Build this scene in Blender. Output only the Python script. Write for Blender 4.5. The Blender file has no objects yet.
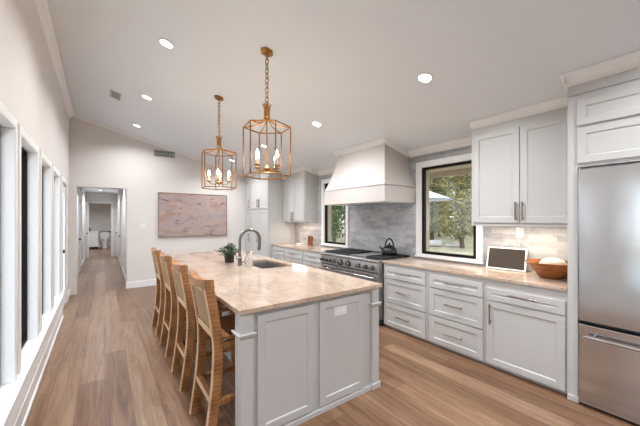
import bpy, bmesh, math, random
from mathutils import Vector, Matrix
random.seed(7)
PI = math.pi
SC = bpy.context.scene
COL = SC.collection

# ------------------------------------------------------------------ camera
cam_d = bpy.data.cameras.new('camera')
cam_d.sensor_width = 36.0
cam_d.lens = 294.0 / 640.0 * 36.0
cam_d.shift_y = 6.0 / 640.0
cam_d.clip_start = 0.05
cam = bpy.data.objects.new('camera', cam_d)
COL.objects.link(cam)
cam.location = (0, 0, 1.49)
cam.rotation_euler = (PI / 2, 0, -math.atan2(215, 294))
SC.camera = cam

# ------------------------------------------------------------------ world: bright overcast sky
W = bpy.data.worlds.new('overcast_sky')
SC.world = W
W.use_nodes = True
wn = W.node_tree.nodes
wl = W.node_tree.links
wn.clear()
wo = wn.new('ShaderNodeOutputWorld')
wb = wn.new('ShaderNodeBackground')
wr = wn.new('ShaderNodeValToRGB')
wg = wn.new('ShaderNodeNewGeometry')
wx = wn.new('ShaderNodeSeparateXYZ')
wm = wn.new('ShaderNodeMapRange')
wm.inputs['From Min'].default_value = -0.1
wm.inputs['From Max'].default_value = 1.0
wl.new(wg.outputs['Incoming'], wx.inputs[0])
wneg = wn.new('ShaderNodeMath'); wneg.operation = 'MULTIPLY'; wneg.inputs[1].default_value = -1.0
wl.new(wx.outputs['Z'], wneg.inputs[0])
wl.new(wneg.outputs[0], wm.inputs['Value'])
wl.new(wm.outputs[0], wr.inputs[0])
wr.color_ramp.elements[0].color = (0.86, 0.93, 1.0, 1)
wr.color_ramp.elements[1].color = (0.72, 0.85, 1.0, 1)
wl.new(wr.outputs[0], wb.inputs[0])
wb.inputs[1].default_value = 2.5
wl.new(wb.outputs[0], wo.inputs[0])

vs = SC.view_settings
vs.view_transform = 'Standard'
vs.look = 'None'
vs.gamma = 1.0
vs.use_curve_mapping = False
vs.exposure = 0.30
CAN_POWER = 19
CAN_COLOR = (0.94, 0.97, 1.0)

# ------------------------------------------------------------------ materials
def mat(name, color=(.8, .8, .8), rough=.5, metal=0.0, emit=None, estr=0.0, coat=0.0, spec=None):
    m = bpy.data.materials.new(name)
    m.use_nodes = True
    b = m.node_tree.nodes['Principled BSDF']
    b.inputs['Base Color'].default_value = (*color, 1)
    b.inputs['Roughness'].default_value = rough
    b.inputs['Metallic'].default_value = metal
    b.inputs['Coat Weight'].default_value = coat
    if spec is not None:
        b.inputs['Specular IOR Level'].default_value = spec
    if emit:
        b.inputs['Emission Color'].default_value = (*emit, 1)
        b.inputs['Emission Strength'].default_value = estr
    return m

def N(m, kind, **kw):
    n = m.node_tree.nodes.new('ShaderNode' + kind)
    for k, v in kw.items():
        if k in n.inputs:
            n.inputs[k].default_value = v
        else:
            setattr(n, k, v)
    return n

def L(m, a, ao, b, bi):
    m.node_tree.links.new(a.outputs[ao], b.inputs[bi])

def bsdf(m):
    return m.node_tree.nodes['Principled BSDF']

def coords(m, scale=(1, 1, 1), rot=(0, 0, 0), swap=None):
    """Position-based coordinates; swap picks the axes, e.g. 'YZ'."""
    t = N(m, 'TexCoord')
    src, so = t, 'Object'
    if swap:
        s = N(m, 'SeparateXYZ'); c = N(m, 'CombineXYZ')
        L(m, t, 'Object', s, 0)
        for i, ax in enumerate(swap):
            m.node_tree.links.new(s.outputs[ax], c.inputs[i])
        src, so = c, 0
    mp = N(m, 'Mapping')
    mp.inputs['Scale'].default_value = scale
    mp.inputs['Rotation'].default_value = rot
    m.node_tree.links.new(src.outputs[so], mp.inputs['Vector'])
    return mp

def ramp(m, stops):
    r = N(m, 'ValToRGB')
    e = r.color_ramp.elements
    e[0].position, e[0].color = stops[0][0], (*stops[0][1], 1)
    e[1].position, e[1].color = stops[-1][0], (*stops[-1][1], 1)
    for p, c in stops[1:-1]:
        x = e.new(p); x.color = (*c, 1)
    return r

def mixc(m, mode='MIX', fac=.5):
    n = N(m, 'Mix', data_type='RGBA', blend_type=mode)
    n.inputs[0].default_value = fac
    return n   # inputs 6, 7; output 2

def bump(m, src, so, strength=.1, dist=.01):
    b = N(m, 'Bump', Strength=strength, Distance=dist)
    m.node_tree.links.new(src.outputs[so], b.inputs['Height'])
    L(m, b, 0, bsdf(m), 'Normal')

def painted(name, color, rough, sc=40, st=.02):
    m = mat(name, color, rough)
    c = coords(m)
    n = N(m, 'TexNoise', Scale=sc, Detail=3)
    L(m, c, 0, n, 'Vector')
    bump(m, n, 0, st, .004)
    return m

M = {}
M['wall'] = painted('wall_paint', (.70, .665, .64), .75, 90, .04)
M['ceiling'] = painted('ceiling_paint', (.755, .80, .845), .85, 70, .05)
M['trim'] = painted('trim_paint', (.83, .83, .825), .4)
M['cabinet'] = painted('cabinet_paint', (.525, .52, .512), .38)
M['hood'] = painted('hood_plaster', (.57, .53, .505), .6, 60, .05)
M['white'] = mat('white_enamel', (.78, .78, .775), .3)
M['black'] = mat('black_satin', (.008, .008, .009), .2)
M['blackmetal'] = mat('window_frame_black', (.012, .011, .010), .6, spec=.1)
M['iron'] = mat('cast_iron', (.02, .02, .022), .5)
M['dark'] = mat('dark_recess', (.03, .028, .026), .7)

def brushed(name, color, rough, sc, axis=(1, 1, 60)):
    m = mat(name, color, rough, 1.0)
    c = coords(m, axis)
    n = N(m, 'TexNoise', Scale=sc, Detail=4)
    L(m, c, 0, n, 'Vector')
    mr = N(m, 'MapRange')
    mr.inputs['To Min'].default_value = rough - .02
    mr.inputs['To Max'].default_value = rough + .04
    L(m, n, 0, mr, 0); L(m, mr, 0, bsdf(m), 'Roughness')
    c2 = coords(m, (1, 1.2, .8))
    n2 = N(m, 'TexNoise', Scale=3.2, Detail=1)
    L(m, c2, 0, n2, 'Vector')
    bump(m, n2, 0, .12, .02)
    return m
M['steel'] = brushed('brushed_steel', (.56, .565, .575), .15, 4)
M['steel2'] = brushed('range_steel', (.52, .52, .52), .24, 6)
M['nickel'] = mat('aged_nickel', (.31, .245, .205), .32, 1.0)
M['faucet'] = mat('gunmetal_faucet', (.19, .18, .17), .32, 1.0)
M['gold'] = mat('gilded_iron', (.62, .34, .11), .38, .85)
m = M['gold']; c = coords(m); n = N(m, 'TexNoise', Scale=55, Detail=3); L(m, c, 0, n, 'Vector')
r = ramp(m, [(.3, (.17, .07, .018)), (.7, (.47, .24, .072))]); L(m, n, 0, r, 0); L(m, r, 0, bsdf(m), 'Base Color')

# oak plank floor running along Y
m = M['floor'] = mat('oak_planks', (.4, .25, .15), .36)
c = coords(m, (1, 1, 1), (0, 0, PI / 2))
br = N(m, 'TexBrick', offset=.37, offset_frequency=2)
br.inputs['Color1'].default_value = (.0, .0, .0, 1); br.inputs['Color2'].default_value = (1, 1, 1, 1)
br.inputs['Mortar'].default_value = (.5, .5, .5, 1)
br.inputs['Scale'].default_value = 1.0; br.inputs['Mortar Size'].default_value = .0016
br.inputs['Brick Width'].default_value = 1.7; br.inputs['Row Height'].default_value = .185
L(m, c, 0, br, 'Vector')
c2 = coords(m, (9, .55, 1)); n1 = N(m, 'TexNoise', Scale=2.2, Detail=9, Roughness=.72, Distortion=.9); L(m, c2, 0, n1, 'Vector')
add = N(m, 'Math', operation='MULTIPLY_ADD'); add.inputs[1].default_value = .17
sub = N(m, 'Math', operation='MULTIPLY'); sub.inputs[1].default_value = .85
L(m, n1, 0, sub, 0); L(m, br, 'Color', add, 0); L(m, sub, 0, add, 2)
r = ramp(m, [(.27, (.075, .031, .014)), (.40, (.145, .069, .034)), (.53, (.222, .122, .068)), (.72, (.345, .218, .138))])
L(m, add, 0, r, 0)
c3 = coords(m, (3, 1, 1)); kn = N(m, 'TexVoronoi', Scale=1.6); L(m, c3, 0, kn, 'Vector')
kr = ramp(m, [(.0, (.25, .2, .17)), (.035, (.45, .38, .33)), (.06, (1, 1, 1))]); L(m, kn, 0, kr, 0)
mk = mixc(m, 'MULTIPLY', .8); L(m, r, 0, mk, 6); L(m, kr, 0, mk, 7)
mg = mixc(m, 'MIX'); mg.inputs[7].default_value = (.09, .05, .028, 1)
L(m, br, 'Fac', mg, 0); L(m, mk, 2, mg, 6)
L(m, mg, 2, bsdf(m), 'Base Color')
rr = N(m, 'MapRange'); rr.inputs['To Min'].default_value = .26; rr.inputs['To Max'].default_value = .42
L(m, n1, 0, rr, 0); L(m, rr, 0, bsdf(m), 'Roughness')
bump(m, add, 0, .12, .004)

# quartzite worktop
m = M['stone'] = mat('quartzite', (.6, .48, .38), .12)
bsdf(m).inputs['Specular IOR Level'].default_value = .55
c = coords(m, (1, .55, 1), (0, 0, .5))
n0 = N(m, 'TexNoise', Scale=2.0, Detail=6, Roughness=.6, Distortion=1.2); L(m, c, 0, n0, 'Vector')
r0 = ramp(m, [(.26, (.37, .265, .20)), (.44, (.49, .37, .285)), (.6, (.56, .435, .345)), (.8, (.62, .515, .43))]); L(m, n0, 0, r0, 0)
n2 = N(m, 'TexNoise', Scale=3.0, Detail=7, Roughness=.55, Distortion=2.2); L(m, c, 0, n2, 'Vector')
r2 = ramp(m, [(.45, (1, 1, 1)), (.495, (.66, .60, .56)), (.54, (1, 1, 1))]); L(m, n2, 0, r2, 0)
mx = mixc(m, 'MULTIPLY', .55); L(m, r0, 0, mx, 6); L(m, r2, 0, mx, 7)
n3 = N(m, 'TexNoise', Scale=60, Detail=2); L(m, c, 0, n3, 'Vector')
mx2 = mixc(m, 'OVERLAY', .25); L(m, mx, 2, mx2, 6); L(m, n3, 0, mx2, 7)
L(m, mx2, 2, bsdf(m), 'Base Color')

# marble subway tile on the range wall (plane YZ)
m = M['tile'] = mat('marble_tile', (.55, .55, .56), .3)
c = coords(m, (1, 1, 1), (0, 0, 0), 'YZX')
br = N(m, 'TexBrick', offset=.5)
br.inputs['Color1'].default_value = (.34, .35, .37, 1); br.inputs['Color2'].default_value = (.52, .52, .525, 1)
br.inputs['Mortar'].default_value = (.50, .50, .495, 1)
br.inputs['Scale'].default_value = 1; br.inputs['Mortar Size'].default_value = .0018
br.inputs['Brick Width'].default_value = .25; br.inputs['Row Height'].default_value = .066
L(m, c, 0, br, 'Vector')
c2 = coords(m, (1, 1.2, 2.6)); n1 = N(m, 'TexNoise', Scale=5, Detail=6, Distortion=1.4); L(m, c2, 0, n1, 'Vector')
r1 = ramp(m, [(.3, (.62, .63, .66)), (.5, (.93, .92, .92)), (.7, (1, .99, .97))]); L(m, n1, 0, r1, 0)
mx = mixc(m, 'MULTIPLY', .85); L(m, br, 'Color', mx, 6); L(m, r1, 0, mx, 7); L(m, mx, 2, bsdf(m), 'Base Color')
bump(m, br, 'Fac', -.2, .003)

# rattan wrap
def rattan(name, lo, mid, hi, axis, sc):
    m = mat(name, mid, .45)
    c = coords(m)
    w = N(m, 'TexWave', bands_direction=axis, Scale=sc, Distortion=3.2, Detail=3)
    L(m, c, 0, w, 'Vector')
    n = N(m, 'TexNoise', Scale=9, Detail=4); L(m, c, 0, n, 'Vector')
    mx = mixc(m, 'MIX', .82); L(m, w, 'Color', mx, 6); L(m, n, 0, mx, 7)
    r = ramp(m, [(.22, lo), (.5, mid), (.78, hi)]); L(m, mx, 2, r, 0); L(m, r, 0, bsdf(m), 'Base Color')
    bump(m, w, 0, .2, .003)
    return m
M['rattan'] = rattan('rattan_wrap', (.14, .055, .018), (.32, .14, .048), (.47, .225, .085), 'Z', 11)
M['rattan_h'] = rattan('rattan_wrap_rail', (.14, .055, .018), (.32, .14, .048), (.47, .225, .085), 'X', 11)
M['binding'] = rattan('rattan_binding', (.42, .26, .14), (.58, .38, .23), (.70, .50, .33), 'Z', 16)
m = M['cane'] = mat('woven_cane', (.5, .36, .22), .55)
c = coords(m, (1, 1, 1), (0, 0, 0), 'YZX')
ck = N(m, 'TexChecker', Scale=90); L(m, c, 0, ck, 'Vector')
ck.inputs['Color1'].default_value = (.40, .255, .13, 1); ck.inputs['Color2'].default_value = (.24, .135, .06, 1)
L(m, ck, 0, bsdf(m), 'Base Color'); bump(m, ck, 1, .3, .003)
M['seat'] = rattan('rattan_seat', (.15, .06, .02), (.30, .13, .045), (.42, .20, .08), 'Y', 30)

# wood things
def wood(name, lo, hi, rough=.35, sc=(1, 1, 6)):
    m = mat(name, hi, rough)
    c = coords(m, sc)
    n = N(m, 'TexNoise', Scale=9, Detail=5, Distortion=1.5); L(m, c, 0, n, 'Vector')
    r = ramp(m, [(.3, lo), (.7, hi)]); L(m, n, 0, r, 0); L(m, r, 0, bsdf(m), 'Base Color')
    return m
M['bowl'] = wood('bowl_wood', (.17, .045, .008), (.36, .115, .022), .22)
M['mill'] = wood('mill_wood', (.16, .05, .018), (.30, .10, .035), .3)
M['frame_wood'] = wood('picture_frame_wood', (.20, .13, .09), (.34, .24, .17), .5)
M['cane_plain'] = wood('pale_beech', (.48, .36, .25), (.58, .46, .34), .5)
M['log'] = wood('pale_log', (.50, .47, .44), (.72, .70, .68), .8)
M['bark'] = wood('tree_bark', (.06, .045, .035), (.17, .135, .105), .9, (4, 4, .6))

# abstract canvas (plane XZ)
m = M['canvas'] = mat('abstract_canvas', (.6, .45, .4), .7)
c = coords(m, (.8, 1, 2.0))
n = N(m, 'TexNoise', Scale=1.7, Detail=9, Roughness=.66, Distortion=.35); L(m, c, 0, n, 'Vector')
r = ramp(m, [(.32, (.11, .07, .06)), (.38, (.25, .19, .185)), (.45, (.37, .275, .245)), (.54, (.43, .325, .29)), (.61, (.34, .20, .165)), (.70, (.50, .42, .385))])
L(m, n, 0, r, 0)
c2 = coords(m, (1.2, 1, 3.4)); n2 = N(m, 'TexNoise', Scale=1.5, Detail=3, Distortion=.4); L(m, c2, 0, n2, 'Vector')
r2 = ramp(m, [(.48, (0, 0, 0)), (.60, (.8, .8, .8))]); L(m, n2, 0, r2, 0)
mx = mixc(m, 'MIX'); mx.inputs[7].default_value = (.36, .30, .31, 1); L(m, r2, 0, mx, 0); L(m, r, 0, mx, 6)
n3 = N(m, 'TexNoise', Scale=3.3, Detail=4, Distortion=.5); L(m, c2, 0, n3, 'Vector')
r3 = ramp(m, [(.60, (0, 0, 0)), (.68, (.9, .9, .9))]); L(m, n3, 0, r3, 0)
mx3 = mixc(m, 'MIX'); mx3.inputs[7].default_value = (.17, .10, .09, 1); L(m, r3, 0, mx3, 0); L(m, mx, 2, mx3, 6)
L(m, mx3, 2, bsdf(m), 'Base Color')

# glass: thin clear pane
m = M['glass'] = bpy.data.materials.new('clear_pane'); m.use_nodes = True
nt = m.node_tree; nt.nodes.clear()
o = nt.nodes.new('ShaderNodeOutputMaterial'); mxs = nt.nodes.new('ShaderNodeMixShader')
tr = nt.nodes.new('ShaderNodeBsdfTransparent'); gl = nt.nodes.new('ShaderNodeBsdfGlossy'); gl.inputs['Roughness'].default_value = .02
fr = nt.nodes.new('ShaderNodeMapRange'); fr.inputs['To Min'].default_value = .025; fr.inputs['To Max'].default_value = .5
lw = nt.nodes.new('ShaderNodeLayerWeight'); pw = nt.nodes.new('ShaderNodeMath'); pw.operation = 'POWER'; pw.inputs[1].default_value = 5
lw.inputs[0].default_value = .5; nt.links.new(lw.outputs['Facing'], pw.inputs[0]); nt.links.new(pw.outputs[0], fr.inputs['Value'])
nt.links.new(fr.outputs[0], mxs.inputs[0]); nt.links.new(tr.outputs[0], mxs.inputs[1]); nt.links.new(gl.outputs[0], mxs.inputs[2]); nt.links.new(mxs.outputs[0], o.inputs[0])
m = M['bottle'] = mat('soap_glass', (.93, .94, .92), .06); bsdf(m).inputs['Transmission Weight'].default_value = .75
M['soap'] = mat('pale_soap', (.55, .52, .45), .2)
M['screen'] = mat('dark_screen', (.045, .036, .032), .12)
M['lens'] = mat('lamp_lens', (.9, .9, .9), .4, emit=(1, .95, .88), estr=6)
M['flame'] = mat('bulb_glow', (1, .9, .7), .3, emit=(1, .80, .52), estr=28)
M['candle'] = mat('candle_sleeve', (.80, .70, .52), .5)
M['pot'] = mat('dark_pot', (.02, .026, .032), .4)
M['leaf'] = mat('herb_leaf', (.032, .095, .018), .45)
M['paper'] = mat('paper_towel', (.84, .83, .81), .9)
M['bread'] = painted('pale_filling', (.50, .42, .35), .8, 30, .3)
M['soil'] = mat('potting_soil', (.03, .02, .012), .95)
M['vent_dark'] = mat('vent_slot', (.05, .05, .05), .8)
M['rubber'] = mat('door_seal', (.02, .02, .02), .6)
def leafmat(name, a, b):
    m = mat(name, a, .7)
    oi = N(m, 'TexCoord'); n = N(m, 'TexNoise', Scale=1.7, Detail=3); L(m, oi, 'Object', n, 'Vector')
    r = ramp(m, [(.35, a), (.65, b)]); L(m, n, 0, r, 0); L(m, r, 0, bsdf(m), 'Base Color')
    return m
M['foliage'] = leafmat('woodland_leaf', (.15, .14, .045), (.36, .30, .095))
M['foliage2'] = leafmat('evergreen_leaf', (.04, .09, .03), (.13, .19, .06))
m = M['ground'] = mat('dry_lawn', (.4, .33, .22), .95)
c = coords(m); n = N(m, 'TexNoise', Scale=1.4, Detail=8); L(m, c, 0, n, 'Vector')
r = ramp(m, [(.3, (.25, .24, .11)), (.5, (.46, .38, .25)), (.7, (.56, .50, .38))]); L(m, n, 0, r, 0); L(m, r, 0, bsdf(m), 'Base Color')
M['patio'] = painted('pale_patio', (.62, .61, .59), .9, 10, .1)
M['soffit'] = mat('tan_soffit', (.42, .36, .26), .7)
M['canopy'] = mat('pale_canopy', (.55, .60, .72), .7)
M['toilet'] = mat('porcelain', (.80, .79, .77), .2)

# ------------------------------------------------------------------ mesh helpers
def box(bm, x0, x1, y0, y1, z0, z1):
    v = [bm.verts.new((x, y, z)) for x in (x0, x1) for y in (y0, y1) for z in (z0, z1)]
    fs = []
    for q in ((0, 1, 3, 2), (4, 6, 7, 5), (0, 4, 5, 1), (2, 3, 7, 6), (0, 2, 6, 4), (1, 5, 7, 3)):
        fs.append(bm.faces.new([v[i] for i in q]))
    return fs

def shaker(bm, x0, x1, y0, y1, z0, z1, d='-X', rail=.058, depth=.009):
    """A framed, recessed cabinet front; d is the side it faces."""
    fs = box(bm, x0, x1, y0, y1, z0, z1)
    f = {'-X': fs[0], '+X': fs[1], '-Y': fs[2], '+Y': fs[3]}[d]
    f.normal_update()
    bmesh.ops.inset_individual(bm, faces=[f], thickness=rail, depth=0, use_even_offset=True)
    f.normal_update()
    bmesh.ops.inset_individual(bm, faces=[f], thickness=.007, depth=0, use_even_offset=True)
    dv = {'-X': (depth, 0, 0), '+X': (-depth, 0, 0), '-Y': (0, depth, 0), '+Y': (0, -depth, 0)}[d]
    bmesh.ops.translate(bm, verts=list(f.verts), vec=dv)

def poly_y(bm, pts, y0, y1):
    """Prism: polygon in XZ extruded along Y."""
    a = [bm.verts.new((x, y0, z)) for x, z in pts]
    b = [bm.verts.new((x, y1, z)) for x, z in pts]
    n = len(pts)
    bm.faces.new(a); bm.faces.new(b[::-1])
    for i in range(n):
        bm.faces.new((a[i], b[i], b[(i + 1) % n], a[(i + 1) % n]))

def sweep(bm, p0, p1, prof, n):
    """Straight moulding: profile (out, up) pairs along n and Z, from p0 to p1."""
    p0, p1, n = Vector(p0), Vector(p1), Vector(n)
    a = [bm.verts.new(p0 + n * u + Vector((0, 0, w))) for u, w in prof]
    b = [bm.verts.new(p1 + n * u + Vector((0, 0, w))) for u, w in prof]
    k = len(prof)
    bm.faces.new(a); bm.faces.new(b[::-1])
    for i in range(k):
        bm.faces.new((a[i], b[i], b[(i + 1) % k], a[(i + 1) % k]))
CROWN = [(0, 0), (.075, 0), (.075, -.016), (.055, -.03), (.03, -.062), (.014, -.075), (0, -.09)]

def cyl(bm, p0, p1, r0, r1=None, seg=16):
    p0, p1 = Vector(p0), Vector(p1)
    r1 = r0 if r1 is None else r1
    d = p1 - p0
    q = d.to_track_quat('Z', 'Y')
    A, B = q @ Vector((1, 0, 0)), q @ Vector((0, 1, 0))
    def ring(p, r):
        return [bm.verts.new(p + A * (r * math.cos(2 * PI * i / seg)) + B * (r * math.sin(2 * PI * i / seg))) for i in range(seg)]
    a, b = ring(p0, r0), ring(p1, r1)
    bm.faces.new(a[::-1]); bm.faces.new(b)
    for i in range(seg):
        bm.faces.new((a[i], a[(i + 1) % seg], b[(i + 1) % seg], b[i]))

def tube(bm, pts, r, seg=8, closed=False):
    pts = [Vector(p) for p in pts]
    n = len(pts)
    rs = r if isinstance(r, (list, tuple)) else [r] * n
    rings = []
    up = None
    for i, p in enumerate(pts):
        if closed:
            t = pts[(i + 1) % n] - pts[i - 1]
        else:
            t = pts[min(i + 1, n - 1)] - pts[max(i - 1, 0)]
        t.normalize()
        if up is None:
            up = Vector((0, 0, 1)) if abs(t.z) < .9 else Vector((1, 0, 0))
        up = (up - t * up.dot(t)).normalized()
        s = t.cross(up)
        rings.append([bm.verts.new(p + up * (rs[i] * math.cos(2 * PI * k / seg)) + s * (rs[i] * math.sin(2 * PI * k / seg))) for k in range(seg)])
    for i in range(n if closed else n - 1):
        a, b = rings[i], rings[(i + 1) % n]
        for k in range(seg):
            bm.faces.new((a[k], a[(k + 1) % seg], b[(k + 1) % seg], b[k]))
    if not closed:
        bm.faces.new(rings[0][::-1]); bm.faces.new(rings[-1])

def lathe(bm, prof, cx, cy, cz=0, seg=28):
    rings = []
    for r, z in prof:
        if r < 1e-5:
            rings.append([bm.verts.new((cx, cy, cz + z))])
        else:
            rings.append([bm.verts.new((cx + r * math.cos(2 * PI * k / seg), cy + r * math.sin(2 * PI * k / seg), cz + z)) for k in range(seg)])
    for a, b in zip(rings, rings[1:]):
        if len(a) == 1 and len(b) == 1:
            continue
        for k in range(seg):
            k2 = (k + 1) % seg
            if len(a) == 1:
                bm.faces.new((a[0], b[k2], b[k]))
            elif len(b) == 1:
                bm.faces.new((a[k], a[k2], b[0]))
            else:
                bm.faces.new((a[k], a[k2], b[k2], b[k]))
    if len(rings[0]) > 1: bm.faces.new(rings[0][::-1])
    if len(rings[-1]) > 1: bm.faces.new(rings[-1])

def strip(bm, line, w, d0, d1):
    """Flat curved bar in XZ: line of (x,z); thickness d in x either side, y from w[0] to w[1]."""
    prev = None
    for x, z in line:
        r = [bm.verts.new((x + dx, y, z)) for dx, y in ((d0, w[0]), (d1, w[0]), (d1, w[1]), (d0, w[1]))]
        if prev:
            for k in range(4):
                bm.faces.new((prev[k], prev[(k + 1) % 4], r[(k + 1) % 4], r[k]))
        else:
            bm.faces.new(r[::-1])
        prev = r
    bm.faces.new(prev)

# ------------------------------------------------------------------ object helpers
def root_of(o):
    while o.parent: o = o.parent
    return o

def obj(name, bm, material, parent=None, smooth=False, bevel=0.0, label=None):
    bmesh.ops.recalc_face_normals(bm, faces=bm.faces[:])
    me = bpy.data.meshes.new(name)
    bm.to_mesh(me); bm.free()
    mats = material if isinstance(material, (list, tuple)) else [material]
    for x in mats: me.materials.append(x)
    o = bpy.data.objects.new(name, me)
    COL.objects.link(o)
    if parent:
        me.transform(Matrix.Translation(-root_of(parent).location))
        o.parent = parent
    if smooth:
        me.polygons.foreach_set('use_smooth', [True] * len(me.polygons))
        me.set_sharp_from_angle(angle=math.radians(40))
    if bevel:
        b = o.modifiers.new('bevel', 'BEVEL'); b.width = bevel; b.segments = 2; b.limit_method = 'ANGLE'; b.angle_limit = .6
    if label: o['label'] = label
    return o

def thing(name, label, cat, loc=(0, 0, 0), group=None):
    o = bpy.data.objects.new(name, None); COL.objects.link(o)
    o.empty_display_size = .1
    o.location = loc; o['label'] = label; o['category'] = cat
    if group: o['group'] = group
    return o

def tag(o, label, cat, group=None):
    o['label'] = label; o['category'] = cat
    if group: o['group'] = group
    return o

def solo(name, bm, material, label, cat, group=None, **kw):
    o = obj(name, bm, material, None, **kw)
    me = o.data
    xs = [v.co for v in me.vertices]
    c = Vector(((min(v.x for v in xs) + max(v.x for v in xs)) / 2, (min(v.y for v in xs) + max(v.y for v in xs)) / 2, min(v.z for v in xs)))
    me.transform(Matrix.Translation(-c)); o.location = c
    return tag(o, label, cat, group)

def struct(name, bm, material, parent=None, **kw):
    o = obj(name, bm, material, parent, **kw)
    if not parent: o['kind'] = 'structure'
    return o

def copy_tree(o, parent=None):
    c = o.copy(); COL.objects.link(c)
    if parent: c.parent = parent
    for ch in list(o.children): copy_tree(ch, c)
    return c

B = bmesh.new
def BX(*a):
    bm = B(); box(bm, *a); return bm
def zc(x):            # sloped ceiling height
    return 3.43 - .25 * x
XL, XR, YF, YB = -.5, 3.745, 7.53, -3.6

# ================================================================== SETTING
# floor and ceiling
struct('floor', BX(-.75, 4.0, YB - .2, 19.2, -.12, 0), M['floor'])
bm = B(); poly_y(bm, [(-.8, zc(-.8)), (4.05, zc(4.05)), (4.05, zc(4.05) + .15), (-.8, zc(-.8) + .15)], YB - .15, YF + .15)
struct('ceiling', bm, M['ceiling'])

# left wall with window openings
SILL, HEAD, HT = .38, 2.11, .16
WINS = [(-1.86, -1.1), (.10, .86), (1.33, 1.50), (2.05, 2.83), (3.02, 3.755), (4.0, 4.71), (4.97, 5.66)]  # unseen first three added for daylight and streaks reflected in the refrigerator
DOOR = (6.03, 6.87)
bm = B()
x0, x1 = XL - HT, XL
top = 3.56
cur = YB
for a, b in WINS + [DOOR]:
    box(bm, x0, x1, cur, a, 0, top)
    box(bm, x0, x1, a, b, HEAD if b < 6 else 2.08, top)
    if b < 6: box(bm, x0, x1, a, b, 0, SILL)
    cur = b
box(bm, x0, x1, cur, YF + .1, 0, top)
struct('wall_left', bm, M['wall'])
for i, (a, b) in enumerate(WINS):
    bm = B()      # white casing and jamb liner
    for y0, y1, z0, z1 in ((a - .055, a, SILL, HEAD + .06), (b, b + .055, SILL, HEAD + .06), (a, b, HEAD, HEAD + .06)):
        box(bm, XL, XL + .009, y0, y1, z0, z1)
    for y0, y1, z0, z1 in ((a, a + .008, SILL, HEAD), (b - .008, b, SILL, HEAD), (a + .008, b - .008, HEAD - .008, HEAD)):
        box(bm, XL - .06, XL + .006, y0, y1, z0, z1)
    w = struct('window_%d' % (i + 1), bm, M['trim'])
    bm = B()
    y0, y1, z0, z1 = a + .008, b - .008, SILL + .0, HEAD - .008
    fx0, fx1 = XL - .121, XL - .062
    e = .024
    box(bm, fx0, fx1, y0, y0 + e, z0, z1); box(bm, fx0, fx1, y1 - e, y1, z0, z1)
    box(bm, fx0, fx1, y0 + e, y1 - e, z0, z0 + e); box(bm, fx0, fx1, y0 + e, y1 - e, z1 - e, z1)
    obj('window_frame', bm, M['blackmetal'], w)
    obj('window_glass', BX(XL - .112, XL - .108, y0 + e, y1 - e, z0 + e, z1 - e), M['glass'], w)
# continuous sill and apron under the left windows
bm = B(); box(bm, XL - .061, XL, WINS[0][0], WINS[0][1], SILL, SILL + .004)
for a, b in WINS[1:]: box(bm, XL - .061, XL, a, b, SILL, SILL + .004)
box(bm, XL, XL + .05, YB + .02, 5.93, SILL - .026, SILL)
struct('trim_1', bm, M['white'])
bm = B(); box(bm, XL, XL + .018, YB + .02, 5.93, .14, SILL - .026); box(bm, XL, XL + .022, YB + .02, 5.93, 0, .14); box(bm, XL + .022, XL + .034, YB + .02, 5.93, 0, .02)
box(bm, XL, XL + .018, 6.97, YF - .016, 0, .13)
struct('baseboard_left', bm, M['trim'])
# glazed door at the end of the left wall
bm = B()
for y0, y1, z0, z1 in ((DOOR[0] - .09, DOOR[0], 0, 2.16), (DOOR[1], DOOR[1] + .09, 0, 2.16), (DOOR[0], DOOR[1], 2.08, 2.16)):
    box(bm, XL, XL + .018, y0, y1, z0, z1)
d1 = struct('door_1', bm, M['trim'])
bm = B(); y0, y1 = DOOR[0] + .006, DOOR[1] - .006; dx0, dx1 = XL - .055, XL - .01
box(bm, dx0, dx1, y0, y0 + .13, .008, 2.074); box(bm, dx0, dx1, y1 - .13, y1, .008, 2.074)
box(bm, dx0, dx1, y0 + .13, y1 - .13, .008, .27); box(bm, dx0, dx1, y0 + .13, y1 - .13, 1.94, 2.074)
box(bm, dx0 + .01, dx1 - .008, y0 + .13, y1 - .13, 1.33, 1.355)
obj('door_leaf', bm, M['trim'], d1)
obj('door_glass', BX(-.54, -.534, y0 + .13, y1 - .13, .27, 1.94), M['glass'], d1)
bm = B(); lathe(bm, [(.026, 0), (.026, .008), (.011, .012), (.011, .02), (.028, .026), (.03, .038), (.02, .046), (0, .048)], 0, 0, 0, 16)
bmesh.ops.rotate(bm, verts=bm.verts[:], cent=(0, 0, 0), matrix=Matrix.Rotation(PI / 2, 3, 'Y')); bmesh.ops.translate(bm, verts=bm.verts[:], vec=(dx1, y0 + .065, .98))
obj('door_handle', bm, M['black'], d1, smooth=True)
bm = B(); cyl(bm, (dx1, y0 + .065, 1.13), (dx1 + .016, y0 + .065, 1.13), .027)
obj('deadbolt', bm, M['black'], d1, smooth=True)

# far wall with the opening to the hall
OP = (-.452, .375, 2.14)
bm = B(); t = .13
def slope_wall(bm, a, b, y0, y1, zb):
    v = [(a, zb), (b, zb), (b, zc(b) + .05), (a, zc(a) + .05)]
    poly_y(bm, v, y0, y1)
slope_wall(bm, XL - .15, OP[0], YF, YF + t, 0); slope_wall(bm, OP[0], OP[1], YF, YF + t, OP[2]); slope_wall(bm, OP[1], 3.95, YF, YF + t, 0)
struct('wall_far', bm, M['wall'])
bm = B(); slope_wall(bm, XL - .15, 3.95, YB - .12, YB, 0)
struct('wall_back', bm, M['wall'])
bm = B(); box(bm, OP[1] + .001, 3.02, YF - .015, YF, 0, .13); box(bm, OP[1] - .012, OP[1] + .001, YF - .015, YF + t, 0, .13)
struct('baseboard_far', bm, M['trim'])

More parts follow.
